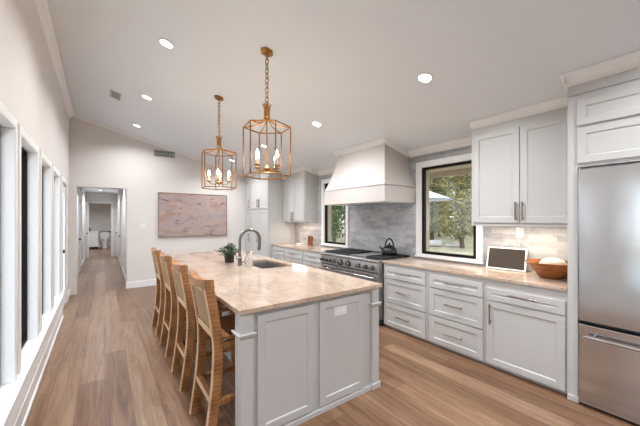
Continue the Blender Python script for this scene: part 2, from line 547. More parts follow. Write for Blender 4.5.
# right wall with its two windows, tile face as its own part
RW = [(1.80, 2.60, .985, 2.245), (4.255, 4.955, .985, 2.245)]     # glass openings (y0,y1,z0,z1)
def holed(bm, xa, xb, ya, yb, ztop, holes):
    c_ = ya
    for a, b, z0, z1 in holes:
        box(bm, xa, xb, c_, a, 0, ztop); box(bm, xa, xb, a, b, 0, z0); box(bm, xa, xb, a, b, z1, ztop); c_ = b
    box(bm, xa, xb, c_, yb, 0, ztop)
bm = B(); holed(bm, XR, XR + .15, YB, YF + .1, 2.52, RW)
wr_ = struct('wall_right', bm, M['wall'])
bm = B(); holed(bm, XR - .01, XR, .76, 6.13, 2.5, RW)
obj('tile_face', bm, M['tile'], wr_)
for i, (a, b, z0, z1) in enumerate(RW):
    bm = B(); xa, xb = XR - .03, XR - .01; k = .075
    for y0, y1, q0, q1 in ((a - k, a, z0 - .02, z1 + k), (b, b + k, z0 - .02, z1 + k), (a, b, z1, z1 + k)):
        box(bm, xa, xb, y0, y1, q0, q1)
    box(bm, xa - .012, xb, a - k - .01, b + k + .01, z0 - .045, z0 - .02)
    box(bm, xa, XR - .0055, a, b, z0 - .02, z0 + .002); box(bm, XR - .0055, XR + .16, a, b, z0 - .02, z0 - .0005)
    for y0, y1, q0, q1 in ((a, a + .01, z0, z1), (b - .01, b, z0, z1), (a + .01, b - .01, z1 - .01, z1)):
        box(bm, xb, XR - .0055, y0, y1, q0, q1)
    w = struct('window_%d' % (len(WINS) + 1 + i), bm, M['trim'])
    bm = B(); fx0, fx1 = XR - .005, XR + .045; g = .036
    y0, y1, q0, q1 = a + .01, b - .01, z0 + .002, z1 - .01
    box(bm, fx0, fx1, y0, y0 + g, q0, q1); box(bm, fx0, fx1, y1 - g, y1, q0, q1)
    box(bm, fx0, fx1, y0 + g, y1 - g, q0, q0 + g); box(bm, fx0, fx1, y0 + g, y1 - g, q1 - g, q1)
    obj('window_frame', bm, M['blackmetal'], w)
    bm2 = B()
    for ya_, yb_, za_, zb_ in ((a, a + .02, z0, z1), (b - .02, b, z0, z1), (a + .02, b - .02, z1 - .02, z1), (a + .02, b - .02, z0, z0 + .02)):
        box(bm2, XR + .0455, XR + .165, ya_, yb_, za_, zb_)
    obj('outer_casing', bm2, M['soffit'], w)
    obj('window_glass', BX(XR + .025, XR + .031, y0 + g, y1 - g, q0 + g, q1 - g), M['glass'], w)

# ceiling crown runs
bm = B(); sweep(bm, (XL, YB, zc(XL)), (XL, YF, zc(XL)), [(0, 0), (.075, -.019), (.07, -.034), (.03, -.07), (.012, -.09), (0, -.105)], (1, 0, 0))
struct('trim_2', bm, M['trim'])
bm = B(); sweep(bm, (XL - .04, YF, zc(XL - .04)), (2.98, YF, zc(2.98)), [(0, 0), (.05, 0), (.045, -.012), (.014, -.05), (0, -.062)], (0, -1, 0))
struct('trim_3', bm, M['trim'])
bm = B(); pr = [(0, 0), (.07, .0175), (.068, 0), (.03, -.045), (.012, -.065), (0, -.075)]
sweep(bm, (XR - .01, 1.745, zc(XR - .01)), (XR - .01, 2.80, zc(XR - .01)), pr, (-1, 0, 0))
sweep(bm, (XR - .01, 3.95, zc(XR - .01)), (XR - .01, 5.14, zc(XR - .01)), pr, (-1, 0, 0))
struct('trim_4', bm, M['trim'])

# the window wall stands a little out of square with the room
PIV = Matrix.Translation((XL, 2.9, 0)) @ Matrix.Rotation(math.radians(.8), 4, 'Z') @ Matrix.Translation((-XL, -2.9, 0))
for n_ in ['wall_left', 'door_1', 'trim_1', 'trim_2', 'baseboard_left'] + ['window_%d' % (i + 1) for i in range(len(WINS))]:
    bpy.data.objects[n_].matrix_world = PIV

# hall beyond the opening
HX0, HX1, HZ, HE = -.585, .405, 2.5, 14.2
bm = B(); box(bm, HX0 - .1, HX0, YF + t, HE, 0, HZ); struct('wall_hall_left', bm, M['wall'])
bm = B(); box(bm, HX1, HX1 + .1, YF + t, HE, 0, HZ); struct('wall_hall_right', bm, M['wall'])
struct('ceiling_hall', BX(-1.4, 1.4, YF + t, 19.1, HZ, HZ + .1), M['ceiling'])
bm = B(); box(bm, HX0 - .9, -.49, HE, HE + .12, 0, HZ); box(bm, .20, 1.4, HE, HE + .12, 0, HZ); box(bm, -.49, .20, HE, HE + .12, 2.1, HZ)
struct('wall_hall_end', bm, M['wall'])
bm = B()
for a, b in ((-.56, -.49), (.20, .27)): box(bm, a, b, HE - .015, HE, 0, 2.17)
box(bm, -.49, .20, HE - .015, HE, 2.1, 2.17)
struct('trim_5', bm, M['trim'])
bm = B(); box(bm, -1.4, 1.4, 18.95, 19.05, 0, HZ); struct('wall_bath_back', bm, M['wall'])
bm = B(); box(bm, -1.4, -1.3, HE + .12, 18.95, 0, HZ); struct('wall_bath_left', bm, M['wall'])
bm = B(); box(bm, 1.3, 1.4, HE + .12, 18.95, 0, HZ); struct('wall_bath_right', bm, M['wall'])
bm = B(); box(bm, HX0, HX0 + .014, YF + t, 9.82, 0, .13); box(bm, HX0, HX0 + .014, 10.98, 12.9, 0, .13)
box(bm, HX1 - .014, HX1, YF + t, 10.22, 0, .13); box(bm, HX1 - .014, HX1, 11.42, 12.72, 0, .13)
struct('baseboard_hall', bm, M['trim'])
def hall_door(n, side, ya, yb, knob_y):
    x = HX0 if side < 0 else HX1
    s = -side           # into the hall
    bm = B(); k = .075
    for y0, y1, z0, z1 in ((ya - k, ya, 0, 2.1), (yb, yb + k, 0, 2.1), (ya, yb, 2.03, 2.1)):
        box(bm, min(x, x + s * .02), max(x, x + s * .02), y0, y1, z0, z1)
    d = struct('door_%d' % n, bm, M['trim'])
    bm = B(); xa, xb = sorted((x, x + s * .008))
    shaker(bm, xa, xb, ya + .003, yb - .003, .008, 1.02, '-X' if s < 0 else '+X', .11, .005)
    shaker(bm, xa, xb, ya + .003, yb - .003, 1.02, 2.027, '-X' if s < 0 else '+X', .11, .005)
    obj('door_leaf', bm, M['trim'], d)
    bm = B(); cyl(bm, (x + s * .008, knob_y, .96), (x + s * .045, knob_y, .96), .012, seg=10); cyl(bm, (x + s * .04, knob_y, .96), (x + s * .07, knob_y, .96), .03, .026, 12)
    obj('door_handle', bm, M['black'], d, smooth=True)
hall_door(2, 1, 10.3, 11.34, 11.24); hall_door(3, 1, 12.8, 13.85, 13.75)
hall_door(4, -1, 9.9, 10.9, 10.0); hall_door(5, -1, 12.98, 13.98, 13.86)
# bathroom door standing open
bm = B(); box(bm, .20, .24, HE + .14, HE + .9, .01, 2.06); d6 = struct('door_6', bm, M['trim'])
bm = B(); cyl(bm, (.2, HE + .82, .96), (.14, HE + .82, .96), .025, seg=10); obj('door_handle', bm, M['black'], d6, smooth=True)

# outdoors
struct('ground', BX(-30, 60, -30, 70, -.4, -.2), M['ground'])
struct('ground_patio', BX(-9, -.66, -6, 12, -.19, -.1), M['patio'])
bm = B(); box(bm, XR + .15, XR + .75, -1, 8, 2.27, 2.31); box(bm, XR + .75, XR + .79, -1, 8, 2.19, 2.42)
struct('roof_eave', bm, M['soffit'])

# ================================================================== CABINETS
CAB, NI = M['cabinet'], M['nickel']
def bar_handle_y(bm, x, yc, z, ln, r=.0075):
    cyl(bm, (x, yc - ln / 2, z), (x, yc + ln / 2, z), r, seg=10)
    for s in (-1, 1): cyl(bm, (x, yc + s * ln * .38, z), (x + .03, yc + s * ln * .38, z), r * .9, seg=8)
def bar_handle_z(bm, x, y, zc_, ln, r=.0075):
    cyl(bm, (x, y, zc_ - ln / 2), (x, y, zc_ + ln / 2), r, seg=10)
    for s in (-1, 1): cyl(bm, (x, y, zc_ + s * ln * .38), (x + .03, y, zc_ + s * ln * .38), r * .9, seg=8)
FX = 3.125     # face frame plane of base cabinets
def base_cab(label, ya, yb, fronts, name='base_cabinet', group=None):
    """fronts: (kind, y0, y1, z0, z1, handle)"""
    r_ = thing(name, label, 'cabinet', ((FX + XR) / 2, (ya + yb) / 2, 0), group)
    bm = B(); box(bm, FX, XR - .012, ya, yb, .035, .884); box(bm, FX + .03, XR - .012, ya, yb, 0, .035)
    obj('cabinet_body', bm, CAB, r_)
    for kind, y0, y1, z0, z1, h_ in fronts:
        bm = B(); shaker(bm, FX - .019, FX, y0, y1, z0, z1, '-X', .05 if z1 - z0 < .2 else .058)
        f = obj(kind, bm, CAB, r_, bevel=.0015)
        bm = B()
        if h_[0] == 'y': bar_handle_y(bm, FX - .05, h_[1], h_[2], h_[3])
        else: bar_handle_z(bm, FX - .05, h_[1], h_[2], h_[3])
        obj('handle', bm, NI, f, smooth=True)
    return r_
def three(ya, yb):
    yc = (ya + yb) / 2
    return [('drawer', ya, yb, .69, .835, ('y', yc, .765, .21)), ('drawer', ya, yb, .367, .675, ('y', yc, .525, .21)), ('drawer', ya, yb, .045, .352, ('y', yc, .198, .21))]
base_cab('pale grey base cabinet of three drawers right beside the range', 2.076, 2.772, three(2.108, 2.748))
base_cab('pale grey three-drawer base cabinet next to the cabinet with a door', 1.422, 2.074, three(1.44, 2.046))
base_cab('pale grey base cabinet with one wide drawer over a single door, beside the refrigerator', .76, 1.42,
         [('drawer', .775, 1.402, .682, .80, ('y', 1.085, .765, .22)), ('door', .775, 1.402, .045, .668, ('z', 1.362, .545, .2))])
LB = [(4.115, 4.82, 'between the range and the salt and pepper mills'), (4.822, 5.535, 'under the paper towel stand in the far counter run'), (5.537, 6.125, 'beside the tall pantry')]
for i, (a, b, s) in enumerate(LB):
    a2, b2 = a + .018, b - .018; yc = (a2 + b2) / 2
    base_cab('pale grey drawer base cabinet ' + s, a, b, [('drawer', a2, b2, .69, .845, ('y', yc, .765, .2)), ('drawer', a2, b2, .367, .675, ('y', yc, .6, .2)), ('drawer', a2, b2, .045, .352, ('y', yc, .28, .2))])

# worktops
solo('worktop', BX(3.10, XR - .012, .762, 2.776, .885, .915), M['stone'], 'beige quartzite worktop between range and refrigerator under the large window', 'worktop', bevel=.003)
solo('worktop', BX(3.10, XR - .012, 4.113, 6.124, .885, .915), M['stone'], 'beige quartzite worktop between range and tall pantry carrying the mills', 'worktop', bevel=.003)

def upper_cab(label, ya, yb, split, z0, hz, near_return):
    X = 3.405
    r_ = thing('upper_cabinet', label, 'cabinet', (3.57, (ya + yb) / 2, z0))
    bm = B(); poly_y(bm, [(X, z0 + .02), (XR - .012, z0 + .02), (XR - .012, zc(XR - .012) - .002), (X, zc(X) - .002)], ya, yb)
    box(bm, X - .005, X + .02, ya, yb, z0, z0 + .0199); box(bm, X + .02, XR - .012, ya, ya + .02, z0, z0 + .0199)
    obj('cabinet_body', bm, CAB, r_)
    for (a, b, hy) in split:
        bm = B(); shaker(bm, X - .02, X, a, b, z0 + .035, 2.435, '-X', .062)
        f = obj('door', bm, CAB, r_, bevel=.0015)
        bm = B(); bar_handle_z(bm, X - .05, hy, hz, .19)
        obj('handle', bm, NI, f, smooth=True)
    bm = B(); xq = X
    sweep(bm, (xq, ya, zc(xq)), (xq, yb, zc(xq)), [(0, -.002), (.065, .014), (.063, -.004), (.03, -.045), (.012, -.06), (0, -.065)], (-1, 0, 0))
    if near_return:
        sweep(bm, (xq - .06, ya, zc(xq - .06) - .002), (XR - .014, ya, zc(XR - .014) - .002), [(0, 0), (.06, 0), (.058, -.015), (.03, -.045), (.012, -.06), (0, -.065)], (0, -1, 0))
    obj('crown', bm, M['trim'], r_)
    return r_
upper_cab('pale grey two-door wall cabinet above the wooden bowl and photo frame', .76, 1.70, [(.785, 1.205, 1.178), (1.212, 1.675, 1.238)], 1.415, 1.57, False)
upper_cab('pale grey two-door wall cabinet above the mills, between pantry and far window', 5.19, 6.124, [(5.21, 5.655, 5.62), (5.662, 6.10, 5.70)], 1.42, 1.55, True)

# tall pantry units
PX = 3.035
def pantry(label, ya, yb, cols, name='pantry_cabinet'):
    r_ = thing(name, label, 'cabinet', (3.4, (ya + yb) / 2, 0))
    bm = B(); poly_y(bm, [(PX, .0), (XR - .014, .0), (XR - .014, zc(XR - .014) - .002), (PX, zc(PX) - .002)], ya, yb)
    obj('cabinet_body', bm, CAB, r_)
    for a, b, hy in cols:
        for z0, z1, hz in ((.1, 1.70, 1.02), (1.735, 2.46, 1.87)):
            bm = B(); shaker(bm, PX - .02, PX, a, b, z0, z1, '-X', .058)
            f = obj('door', bm, CAB, r_, bevel=.0015)
            bm = B(); bar_handle_z(bm, PX - .05, hy, hz, .2); obj('handle', bm, NI, f, smooth=True)
    bm = B(); sweep(bm, (PX, ya, zc(PX)), (PX, yb, zc(PX)), [(0, -.002), (.065, .014), (.063, -.004), (.03, -.045), (.012, -.06), (0, -.065)], (-1, 0, 0))
    obj('crown', bm, M['trim'], r_)
pantry('tall pale grey double-door pantry beside the far worktop', 6.126, 7.165, [(6.145, 6.64, 6.60), (6.647, 7.145, 6.69)])
pantry('tall narrow pale grey single-column pantry in the corner by the painting wall', 7.167, 7.51, [(7.185, 7.49, 7.225)])

# refrigerator surround
FXF = 3.10
r_ = thing('refrigerator_cabinet', 'tall pale grey cabinet surround with two rows of doors above the refrigerator', 'cabinet', (3.4, .25, 0))
bm = B(); box(bm, FXF, XR - .004, .692, .757, 0, 1.91)
obj('side_panel', bm, CAB, r_)
obj('side_panel', BX(FXF, XR - .004, -.30, -.235, 0, 1.91), CAB, r_)
bm = B(); box(bm, FXF - .012, FXF + .05, 0.684, .757, 0, .045); obj('foot', bm, CAB, r_, bevel=.002)
bm = B(); poly_y(bm, [(FXF, 1.91), (XR - .004, 1.91), (XR - .004, zc(XR - .004) - .002), (FXF, zc(FXF) - .002)], -.30, .757)
obj('cabinet_body', bm, CAB, r_)
for z0, z1 in ((1.94, 2.222), (2.243, 2.445)):
    for a, b in ((.232, .692), (-.235, .228)):
        bm = B(); shaker(bm, FXF - .02, FXF, a, b, z0, z1, '-X', .052); obj('door', bm, CAB, r_, bevel=.0015)
bm = B(); box(bm, FXF - .006, FXF, -.30, .757, 2.50, zc(FXF) - .01); box(bm, FXF - .012, FXF, -.30, .757, 2.50, 2.515)
obj('frieze', bm, CAB, r_)
bm = B(); sweep(bm, (FXF - .006, -.3, zc(FXF)), (FXF - .006, .757, zc(FXF)), [(0, -.002), (.075, .017), (.073, 0), (.035, -.05), (.014, -.068), (0, -.075)], (-1, 0, 0))
sweep(bm, (FXF - .08, .757, zc(FXF - .08) - .002), (3.33, .757, zc(3.33) - .002), [(0, 0), (.04, 0), (.038, -.015), (.014, -.06), (0, -.07)], (0, 1, 0))
obj('crown', bm, M['trim'], r_)

# ------------------------------------------------------------------ refrigerator
ST = M['steel']
r_ = thing('refrigerator', 'stainless steel refrigerator with bottom freezer drawer beside the grey base cabinets', 'refrigerator', (3.4, .23, 0))
obj('fridge_body', BX(3.135, 3.72, -.225, .682, .03, 1.885), M['rubber'], r_)
for a, b, hy in ((.231, .682, .27), (-.225, .227, .19)):
    bm = B(); box(bm, 3.065, 3.132, a, b, .68, 1.893)
    f = obj('door', bm, ST, r_, bevel=.008)
    bm = B(); bar_handle_z(bm, 3.01, hy, 1.2, .7, .011)
    for s in (-1, 1): cyl(bm, (3.01, hy, 1.2 + s * .3), (3.064, hy, 1.2 + s * .3), .009, seg=8)
    obj('handle', bm, ST, f, smooth=True)
bm = B(); box(bm, 3.065, 3.132, -.225, .682, .025, .655); f = obj('freezer_drawer', bm, ST, r_, bevel=.008)
bm = B(); cyl(bm, (3.01, -.18, .575), (3.01, .635, .575), .013)
for y in (-.13, .585): cyl(bm, (3.01, y, .575), (3.064, y, .575), .01, seg=10)
obj('handle', bm, ST, f, smooth=True)
obj('kick_plate', BX(3.10, 3.134, -.22, .678, .0, .022), M['dark'], r_)

# ------------------------------------------------------------------ range
RY0, RY1, RX = 2.785, 4.10, 3.03
S2 = M['steel2']
r_ = thing('gas_range', 'wide stainless steel gas range with round control knobs under the hood', 'range', (3.38, 3.44, 0))
bm = B(); box(bm, RX + .02, 3.715, RY0, RY1, .09, .905)
obj('oven_body', bm, S2, r_, bevel=.003)
bm = B(); poly_y(bm, [(RX + .019, .735), (RX - .022, .745), (RX - .005, .875), (RX - .02, .888), (RX - .022, .905), (RX - .005, .92), (RX + .07, .922), (RX + .07, .906), (RX + .019, .906)], RY0, RY1)
obj('control_panel', bm, S2, r_, bevel=.003)
bm = B(); poly_y(bm, [(RX + .072, .9055), (3.715, .9055), (3.715, .945), (3.66, .945), (3.66, .922), (RX + .072, .922)], RY0, RY1)
obj('cooktop', bm, M['iron'], r_)
for u_y, rad in ((4.045, .021), (3.945, .021), (3.845, .021), (3.74, .021), (3.565, .032), (3.39, .032), (3.165, .021), (3.015, .021), (2.89, .021)):
    bm = B(); z = .805; x = RX - .016
    cyl(bm, (x - .008, u_y, z - .001), (x - .046, u_y, z - .006), rad * 1.1, rad * .95, 18)
    k = obj('knob', bm, M['steel2'], r_, smooth=True)
    bm = B(); cyl(bm, (x + .006, u_y, z), (x - .0079, u_y, z - .001), rad * 1.45, seg=18); obj('bezel', bm, M['black'], k, smooth=True)
    obj('knob_grip', BX(x - .054, x - .0475, u_y - .005, u_y + .005, z - rad * .8, z + rad * .8), M['black'], k)
for a, b in ((3.69, RY1 - .006), (RY0 + .006, 3.675)):
    bm = B(); box(bm, RX - .012, RX + .019, a, b, .17, .728)
    f = obj('oven_door', bm, S2, r_, bevel=.004)
    obj('oven_window', BX(RX - .0145, RX - .0125, a + .1, b - .1, .3, .56), M['black'], f)
    bm = B(); cyl(bm, (RX - .07, a + .03, .675), (RX - .07, b - .03, .675), .013, seg=12)
    for y in (a + .05, b - .05): box(bm, RX - .07, RX - .0125, y - .012, y + .012, .664, .688)
    obj('handle', bm, M['steel'], f, smooth=True)
obj('kick_plate', BX(RX + .05, 3.7, RY0 + .01, RY1 - .01, .0, .09), M['dark'], r_)
obj('trim_strip', BX(RX - .014, RX + .019, RY0, RY1, .7305, .7345), M['dark'], r_)
def grate(ya, yb):
    bm = B(); z0, z1 = .93, .946; xa, xb = RX + .09, 3.64
    for y in (ya, yb - .014): box(bm, xa, xb, y, y + .014, z0, z1)
    for x in (xa, (xa + xb) / 2 - .007, xb - .014): box(bm, x, x + .014, ya + .014, yb - .014, z0, z1)
    for cx in (xa * .75 + xb * .25, xa * .25 + xb * .75):
        cy = (ya + yb) / 2
        for k in range(4):
            a = PI / 4 + k * PI / 2
            p0 = (cx + .035 * math.cos(a), cy + .035 * math.sin(a), .942); p1 = (cx + .13 * math.cos(a), cy + .13 * math.sin(a), .938)
            cyl(bm, p0, p1, .0065, seg=6)
    for x in (xa, xb - .014):
        for y in (ya, yb - .014): box(bm, x, x + .014, y, y + .014, .9225, z0)
    g = obj('grate', bm, M['iron'], r_)
    for cx in (xa * .75 + xb * .25, xa * .25 + xb * .75):
        bm = B(); lathe(bm, [(.055, 0), (.05, .012), (.03, .014), (.03, .02), (0, .022)], cx, (ya + yb) / 2, .9225, 18)
        obj('burner', bm, M['iron'], r_, smooth=True)
for a, b in ((RY0 + .02, 3.10), (3.50, 3.79), (3.80, RY1 - .02)): grate(a, b)
bm = B(); box(bm, RX + .09, 3.62, 3.115, 3.485, .9225, .934); obj('griddle', bm, M['steel'], r_, bevel=.003)
bm = B(); cyl(bm, (3.56, 3.14, .934), (3.56, 3.14, .946), .045, .04, 18); obj('griddle_cap', bm, M['iron'], r_, smooth=True)

# ------------------------------------------------------------------ hood
r_ = thing('range_hood', 'large pale plaster range hood with flared sides above the range', 'range hood', (3.4, 3.365, 1.73))
HX, HY0, HY1 = 3.05, 2.69, 4.045
bm = B(); box(bm, HX, XR - .012, HY0, HY1, 1.73, 1.955); box(bm, HX + .012, XR - .012, HY0 + .012, HY1 - .012, 1.955, 1.962); box(bm, HX - .006, XR - .012, HY0 - .006, HY1 + .006, 1.962, 1.975)
obj('hood_band', bm, M['hood'], r_, bevel=.003)
bm = B(); box(bm, HX + .06, XR - .07, HY0 + .07, HY1 - .07, 1.722, 1.7295); obj('vent_insert', bm, M['steel2'], r_)
bm = B(); rings = []
for i in range(13):
    q = i / 12; e = 1 - (1 - q) ** 1.7
    x = HX + .008 + .165 * e; a = HY0 + .008 + .145 * e; b = HY1 - .008 - .15 * e
    x3 = XR - .012
    def zz(xx): return 1.9755 + (zc(xx) - .002 - 1.9755) * q
    rings.append([bm.verts.new(p) for p in ((x3, a, zz(x3)), (x, a, zz(x)), (x, b, zz(x)), (x3, b, zz(x3)))])
for p, q in zip(rings, rings[1:]):
    for k in range(4): bm.faces.new((p[k], p[(k + 1) % 4], q[(k + 1) % 4], q[k]))
bm.faces.new(rings[0]); bm.faces.new(rings[-1])
obj('hood_body', bm, M['hood'], r_, smooth=True)
bm = B(); xq, a, b = HX + .173, HY0 + .153, HY1 - .158
sweep(bm, (xq, a - .05, zc(xq)), (xq, b + .05, zc(xq)), [(0, -.002), (.055, .012), (.053, -.004), (.02, -.045), (0, -.06)], (-1, 0, 0))
for y, s in ((a, -1), (b, 1)):
    sweep(bm, (xq - .05, y, zc(xq - .05) - .002), (XR - .014, y, zc(XR - .014) - .002), [(0, 0), (.05, 0), (.048, -.016), (.02, -.045), (0, -.06)], (0, s, 0))
obj('crown', bm, M['trim'], r_)

# ================================================================== ISLAND
IX0, IX1, IY0, IY1 = .677, 1.99, 1.783, 5.33
r_ = thing('kitchen_island', 'pale grey kitchen island with panelled end and square corner posts', 'island', (1.33, 3.55, 0))
bm = B(); box(bm, 1.065, 1.94, 1.895, IY1 - .12, .0, .66)
# upper body kept clear of the sink
for a, b, c_, d_ in ((1.065, 1.40, 1.895, IY1 - .12), (1.92, 1.94, 1.895, IY1 - .12), (1.40, 1.92, 1.895, 3.05), (1.40, 1.92, 3.92, IY1 - .12)):
    box(bm, a, b, c_, d_, .66, .884)
obj('cabinet_body', bm, CAB, r_)
for ys, d in ((1.83, -1), (IY1 - .05, 1)):
    y0, y1 = sorted((ys, ys - d * .0645))
    bm = B(); box(bm, .74, 1.93, y0, y1, 0, .884); e = obj('end_panel', bm, CAB, r_)
    for a, b in ((.815, 1.272), (1.325, 1.795)):
        bm = B(); q0, q1 = sorted((ys, ys + d * .018)); shaker(bm, a, b, q0, q1, .05, .85, '-Y' if d < 0 else '+Y', .055)
        obj('panel', bm, CAB, e, bevel=.0015)
    bm = B(); q0, q1 = sorted((ys, ys + d * .024)); box(bm, .782, 1.882, q0, q1, 0, .038); obj('plinth', bm, CAB, e, bevel=.002)
    for xa, xb in ((.695, .78), (1.885, 1.965)):
        p0, p1 = sorted((ys + d * .03, ys - d * .075))
        bm = B(); box(bm, xa, xb, p0, p1, .05, .884); pst = obj('corner_post', bm, CAB, r_, bevel=.002)
        bm = B()
        lo, hi = .73, .752
        v = []
        for z, k in ((lo - .012, .0005), (lo, .012), (hi, .02), (hi + .004, .002)):
            v.append([bm.verts.new(p) for p in ((xa - k, p0 - k, z), (xb + k, p0 - k, z), (xb + k, p1 + k, z), (xa - k, p1 + k, z))])
        for p, q in zip(v, v[1:]):
            for k in range(4): bm.faces.new((p[k], p[(k + 1) % 4], q[(k + 1) % 4], q[k]))
        bm.faces.new(v[0][::-1]); bm.faces.new(v[-1])
        obj('collar', bm, CAB, pst)
        bm = B(); box(bm, xa - .012, xb + .012, p0 - .012, p1 + .012, 0, .05); obj('foot', bm, CAB, pst, bevel=.003)
# fronts facing the range
for i, (a, b) in enumerate(((1.92, 2.5), (2.52, 3.05), (3.07, 3.92), (3.94, 4.55), (4.57, 5.19))):
    bm = B(); shaker(bm, 1.94, 1.958, a, b, .06, .85, '+X', .058); f = obj('door', bm, CAB, r_)
# outlet on the island end
o_ = thing('outlet_plate', 'white outlet plate on the right panel of the island end', 'outlet', (1.53, 1.81, .72))
bm = B(); box(bm, 1.475, 1.60, 1.8165, 1.8215, .715, .785); obj('cover', bm, M['white'], o_, bevel=.0015)
for x in (1.51, 1.565):
    obj('socket', BX(x - .016, x + .016, 1.8145, 1.8164, .737, .763), M['trim'], o_)

bm = B()
SX0, SX1, SY0, SY1 = 1.465, 1.865, 3.12, 3.85
for a, b, c_, d_ in ((IX0, SX0, IY0, IY1), (SX1, IX1, IY0, IY1), (SX0, SX1, IY0, SY0), (SX0, SX1, SY1, IY1)):
    box(bm, a, b, c_, d_, .885, .915)
bmesh.ops.remove_doubles(bm, verts=bm.verts[:], dist=1e-5)
solo('island_worktop', bm, M['stone'], 'large glossy beige quartzite island worktop with a sink cutout', 'worktop')
bm = B(); t_ = .012
box(bm, SX0 - t_, SX0, SY0 - t_, SY1 + t_, .67, .8845); box(bm, SX1, SX1 + t_, SY0 - t_, SY1 + t_, .67, .8845)
box(bm, SX0, SX1, SY0 - t_, SY0, .67, .8845); box(bm, SX0, SX1, SY1, SY1 + t_, .67, .8845); box(bm, SX0, SX1, SY0, SY1, .67, .682)
r_ = thing('sink', 'undermount dark steel sink set in the island worktop', 'sink', (1.665, 3.485, .67))
obj('basin', bm, mat('sink_steel', (.40, .39, .38), .38, .9), r_)
bm = B(); cyl(bm, (1.66, 3.5, .682), (1.66, 3.5, .686), .045, seg=18); obj('drain', bm, M['steel'], r_, smooth=True)

# faucet
FXc, FYc = 1.345, 3.52
r_ = thing('faucet', 'tall dark gunmetal gooseneck faucet beside the island sink', 'faucet', (FXc, FYc, .915))
bm = B(); lathe(bm, [(.03, 0), (.03, .012), (.024, .016), (.024, .10), (.019, .105)], FXc, FYc, .915, 20); obj('faucet_base', bm, M['faucet'], r_, smooth=True)
R_ = .132; z0 = 1.222
pts = [(FXc, FYc, 1.02), (FXc, FYc, 1.12), (FXc, FYc, z0)]
for i in range(1, 15):
    a = PI - PI * 1.08 * i / 14; pts.append((FXc + R_ + R_ * math.cos(a), FYc - .01 * i / 14, z0 + R_ * math.sin(a)))
bm = B(); tube(bm, pts, .0165, 12); obj('spout', bm, M['faucet'], r_, smooth=True)
e = Vector(pts[-1]); d = (Vector(pts[-1]) - Vector(pts[-2])).normalized()
bm = B(); cyl(bm, e, e + d * .10, .019, .022, 14); obj('spray_head', bm, M['faucet'], r_, smooth=True)
bm = B(); cyl(bm, (FXc, FYc + .02, .985), (FXc - .01, FYc + .07, .995), .011, .009, 10); cyl(bm, (FXc - .01, FYc + .07, .992), (FXc - .02, FYc + .085, 1.06), .007, .006, 8)
obj('lever', bm, M['faucet'], r_, smooth=True)
# soap bottles
for (x, y, hh, rad, lb, pump) in ((1.385, 3.40, .13, .028, 'clear soap bottle with a pump beside the faucet', 'M'), (1.405, 3.315, .15, .024, 'slim pale soap bottle beside the sink edge, next to the pump bottle', 'L')):
    r_ = thing('soap_bottle', lb, 'bottle', (x, y, .915))
    bm = B(); lathe(bm, [(rad, 0), (rad, hh * .7), (rad * .8, hh * .82), (rad * .38, hh * .9), (rad * .38, hh)], x, y, .9155, 20); obj('bottle', bm, M['bottle'] if pump == 'M' else M['soap'], r_, smooth=True)
    bm = B(); cyl(bm, (x, y, .9155 + hh), (x, y, .9155 + hh + .035), .006, seg=8); box(bm, x - .006, x + .035, y - .006, y + .006, .9155 + hh + .03, .9155 + hh + .04)
    obj('pump', bm, M['faucet'] if pump == 'M' else M['white'], r_)
# potted herb
px, py = 1.34, 3.88
r_ = thing('potted_plant', 'bushy green herb in a dark round pot on the island', 'plant', (px, py, .915))
bm = B(); lathe(bm, [(.052, 0), (.06, .01), (.068, .115), (.072, .12), (.066, .12), (.06, .108), (0, .106)], px, py, .9155, 24); pt = obj('pot', bm, M['pot'], r_, smooth=True)
bm = B(); cyl(bm, (px, py, 1.0225), (px, py, 1.026), .058, seg=20); obj('soil', bm, M['soil'], r_)
bm = B(); st = B()
for i in range(46):
    a = random.uniform(0, 2 * PI); rr_ = random.uniform(.02, .17) ; top = Vector((px + rr_ * math.cos(a), py + rr_ * math.sin(a), 1.16 - rr_ * .75 + random.uniform(-.04, .04)))
    tube(st, [(px + .03 * math.cos(a), py + .03 * math.sin(a), 1.02), (px + rr_ * .6 * math.cos(a), py + rr_ * .6 * math.sin(a), top.z * .7 + 1.02 * .3 + .01), top], .0016, 4)
    for j in range(6):
        p = top + Vector((random.uniform(-.03, .03), random.uniform(-.03, .03), random.uniform(-.03, .015)))
        ax = Vector((random.uniform(-1, 1), random.uniform(-1, 1), random.uniform(-.5, .5))).normalized()
        n_ = ax.cross(Vector((random.uniform(-.4, .4), random.uniform(-.4, .4), 1))).normalized()
        l_, w_ = random.uniform(.030, .048), random.uniform(.012, .019)
        up_ = ax.cross(n_) * .004
        vs_ = [bm.verts.new(q) for q in (p - ax * l_ * .5, p + n_ * w_ + up_, p + ax * l_ * .5, p - n_ * w_ + up_)]
        bm.faces.new(vs_)
obj('stems', st, M['leaf'], r_); obj('leaves', bm, M['leaf'], r_)

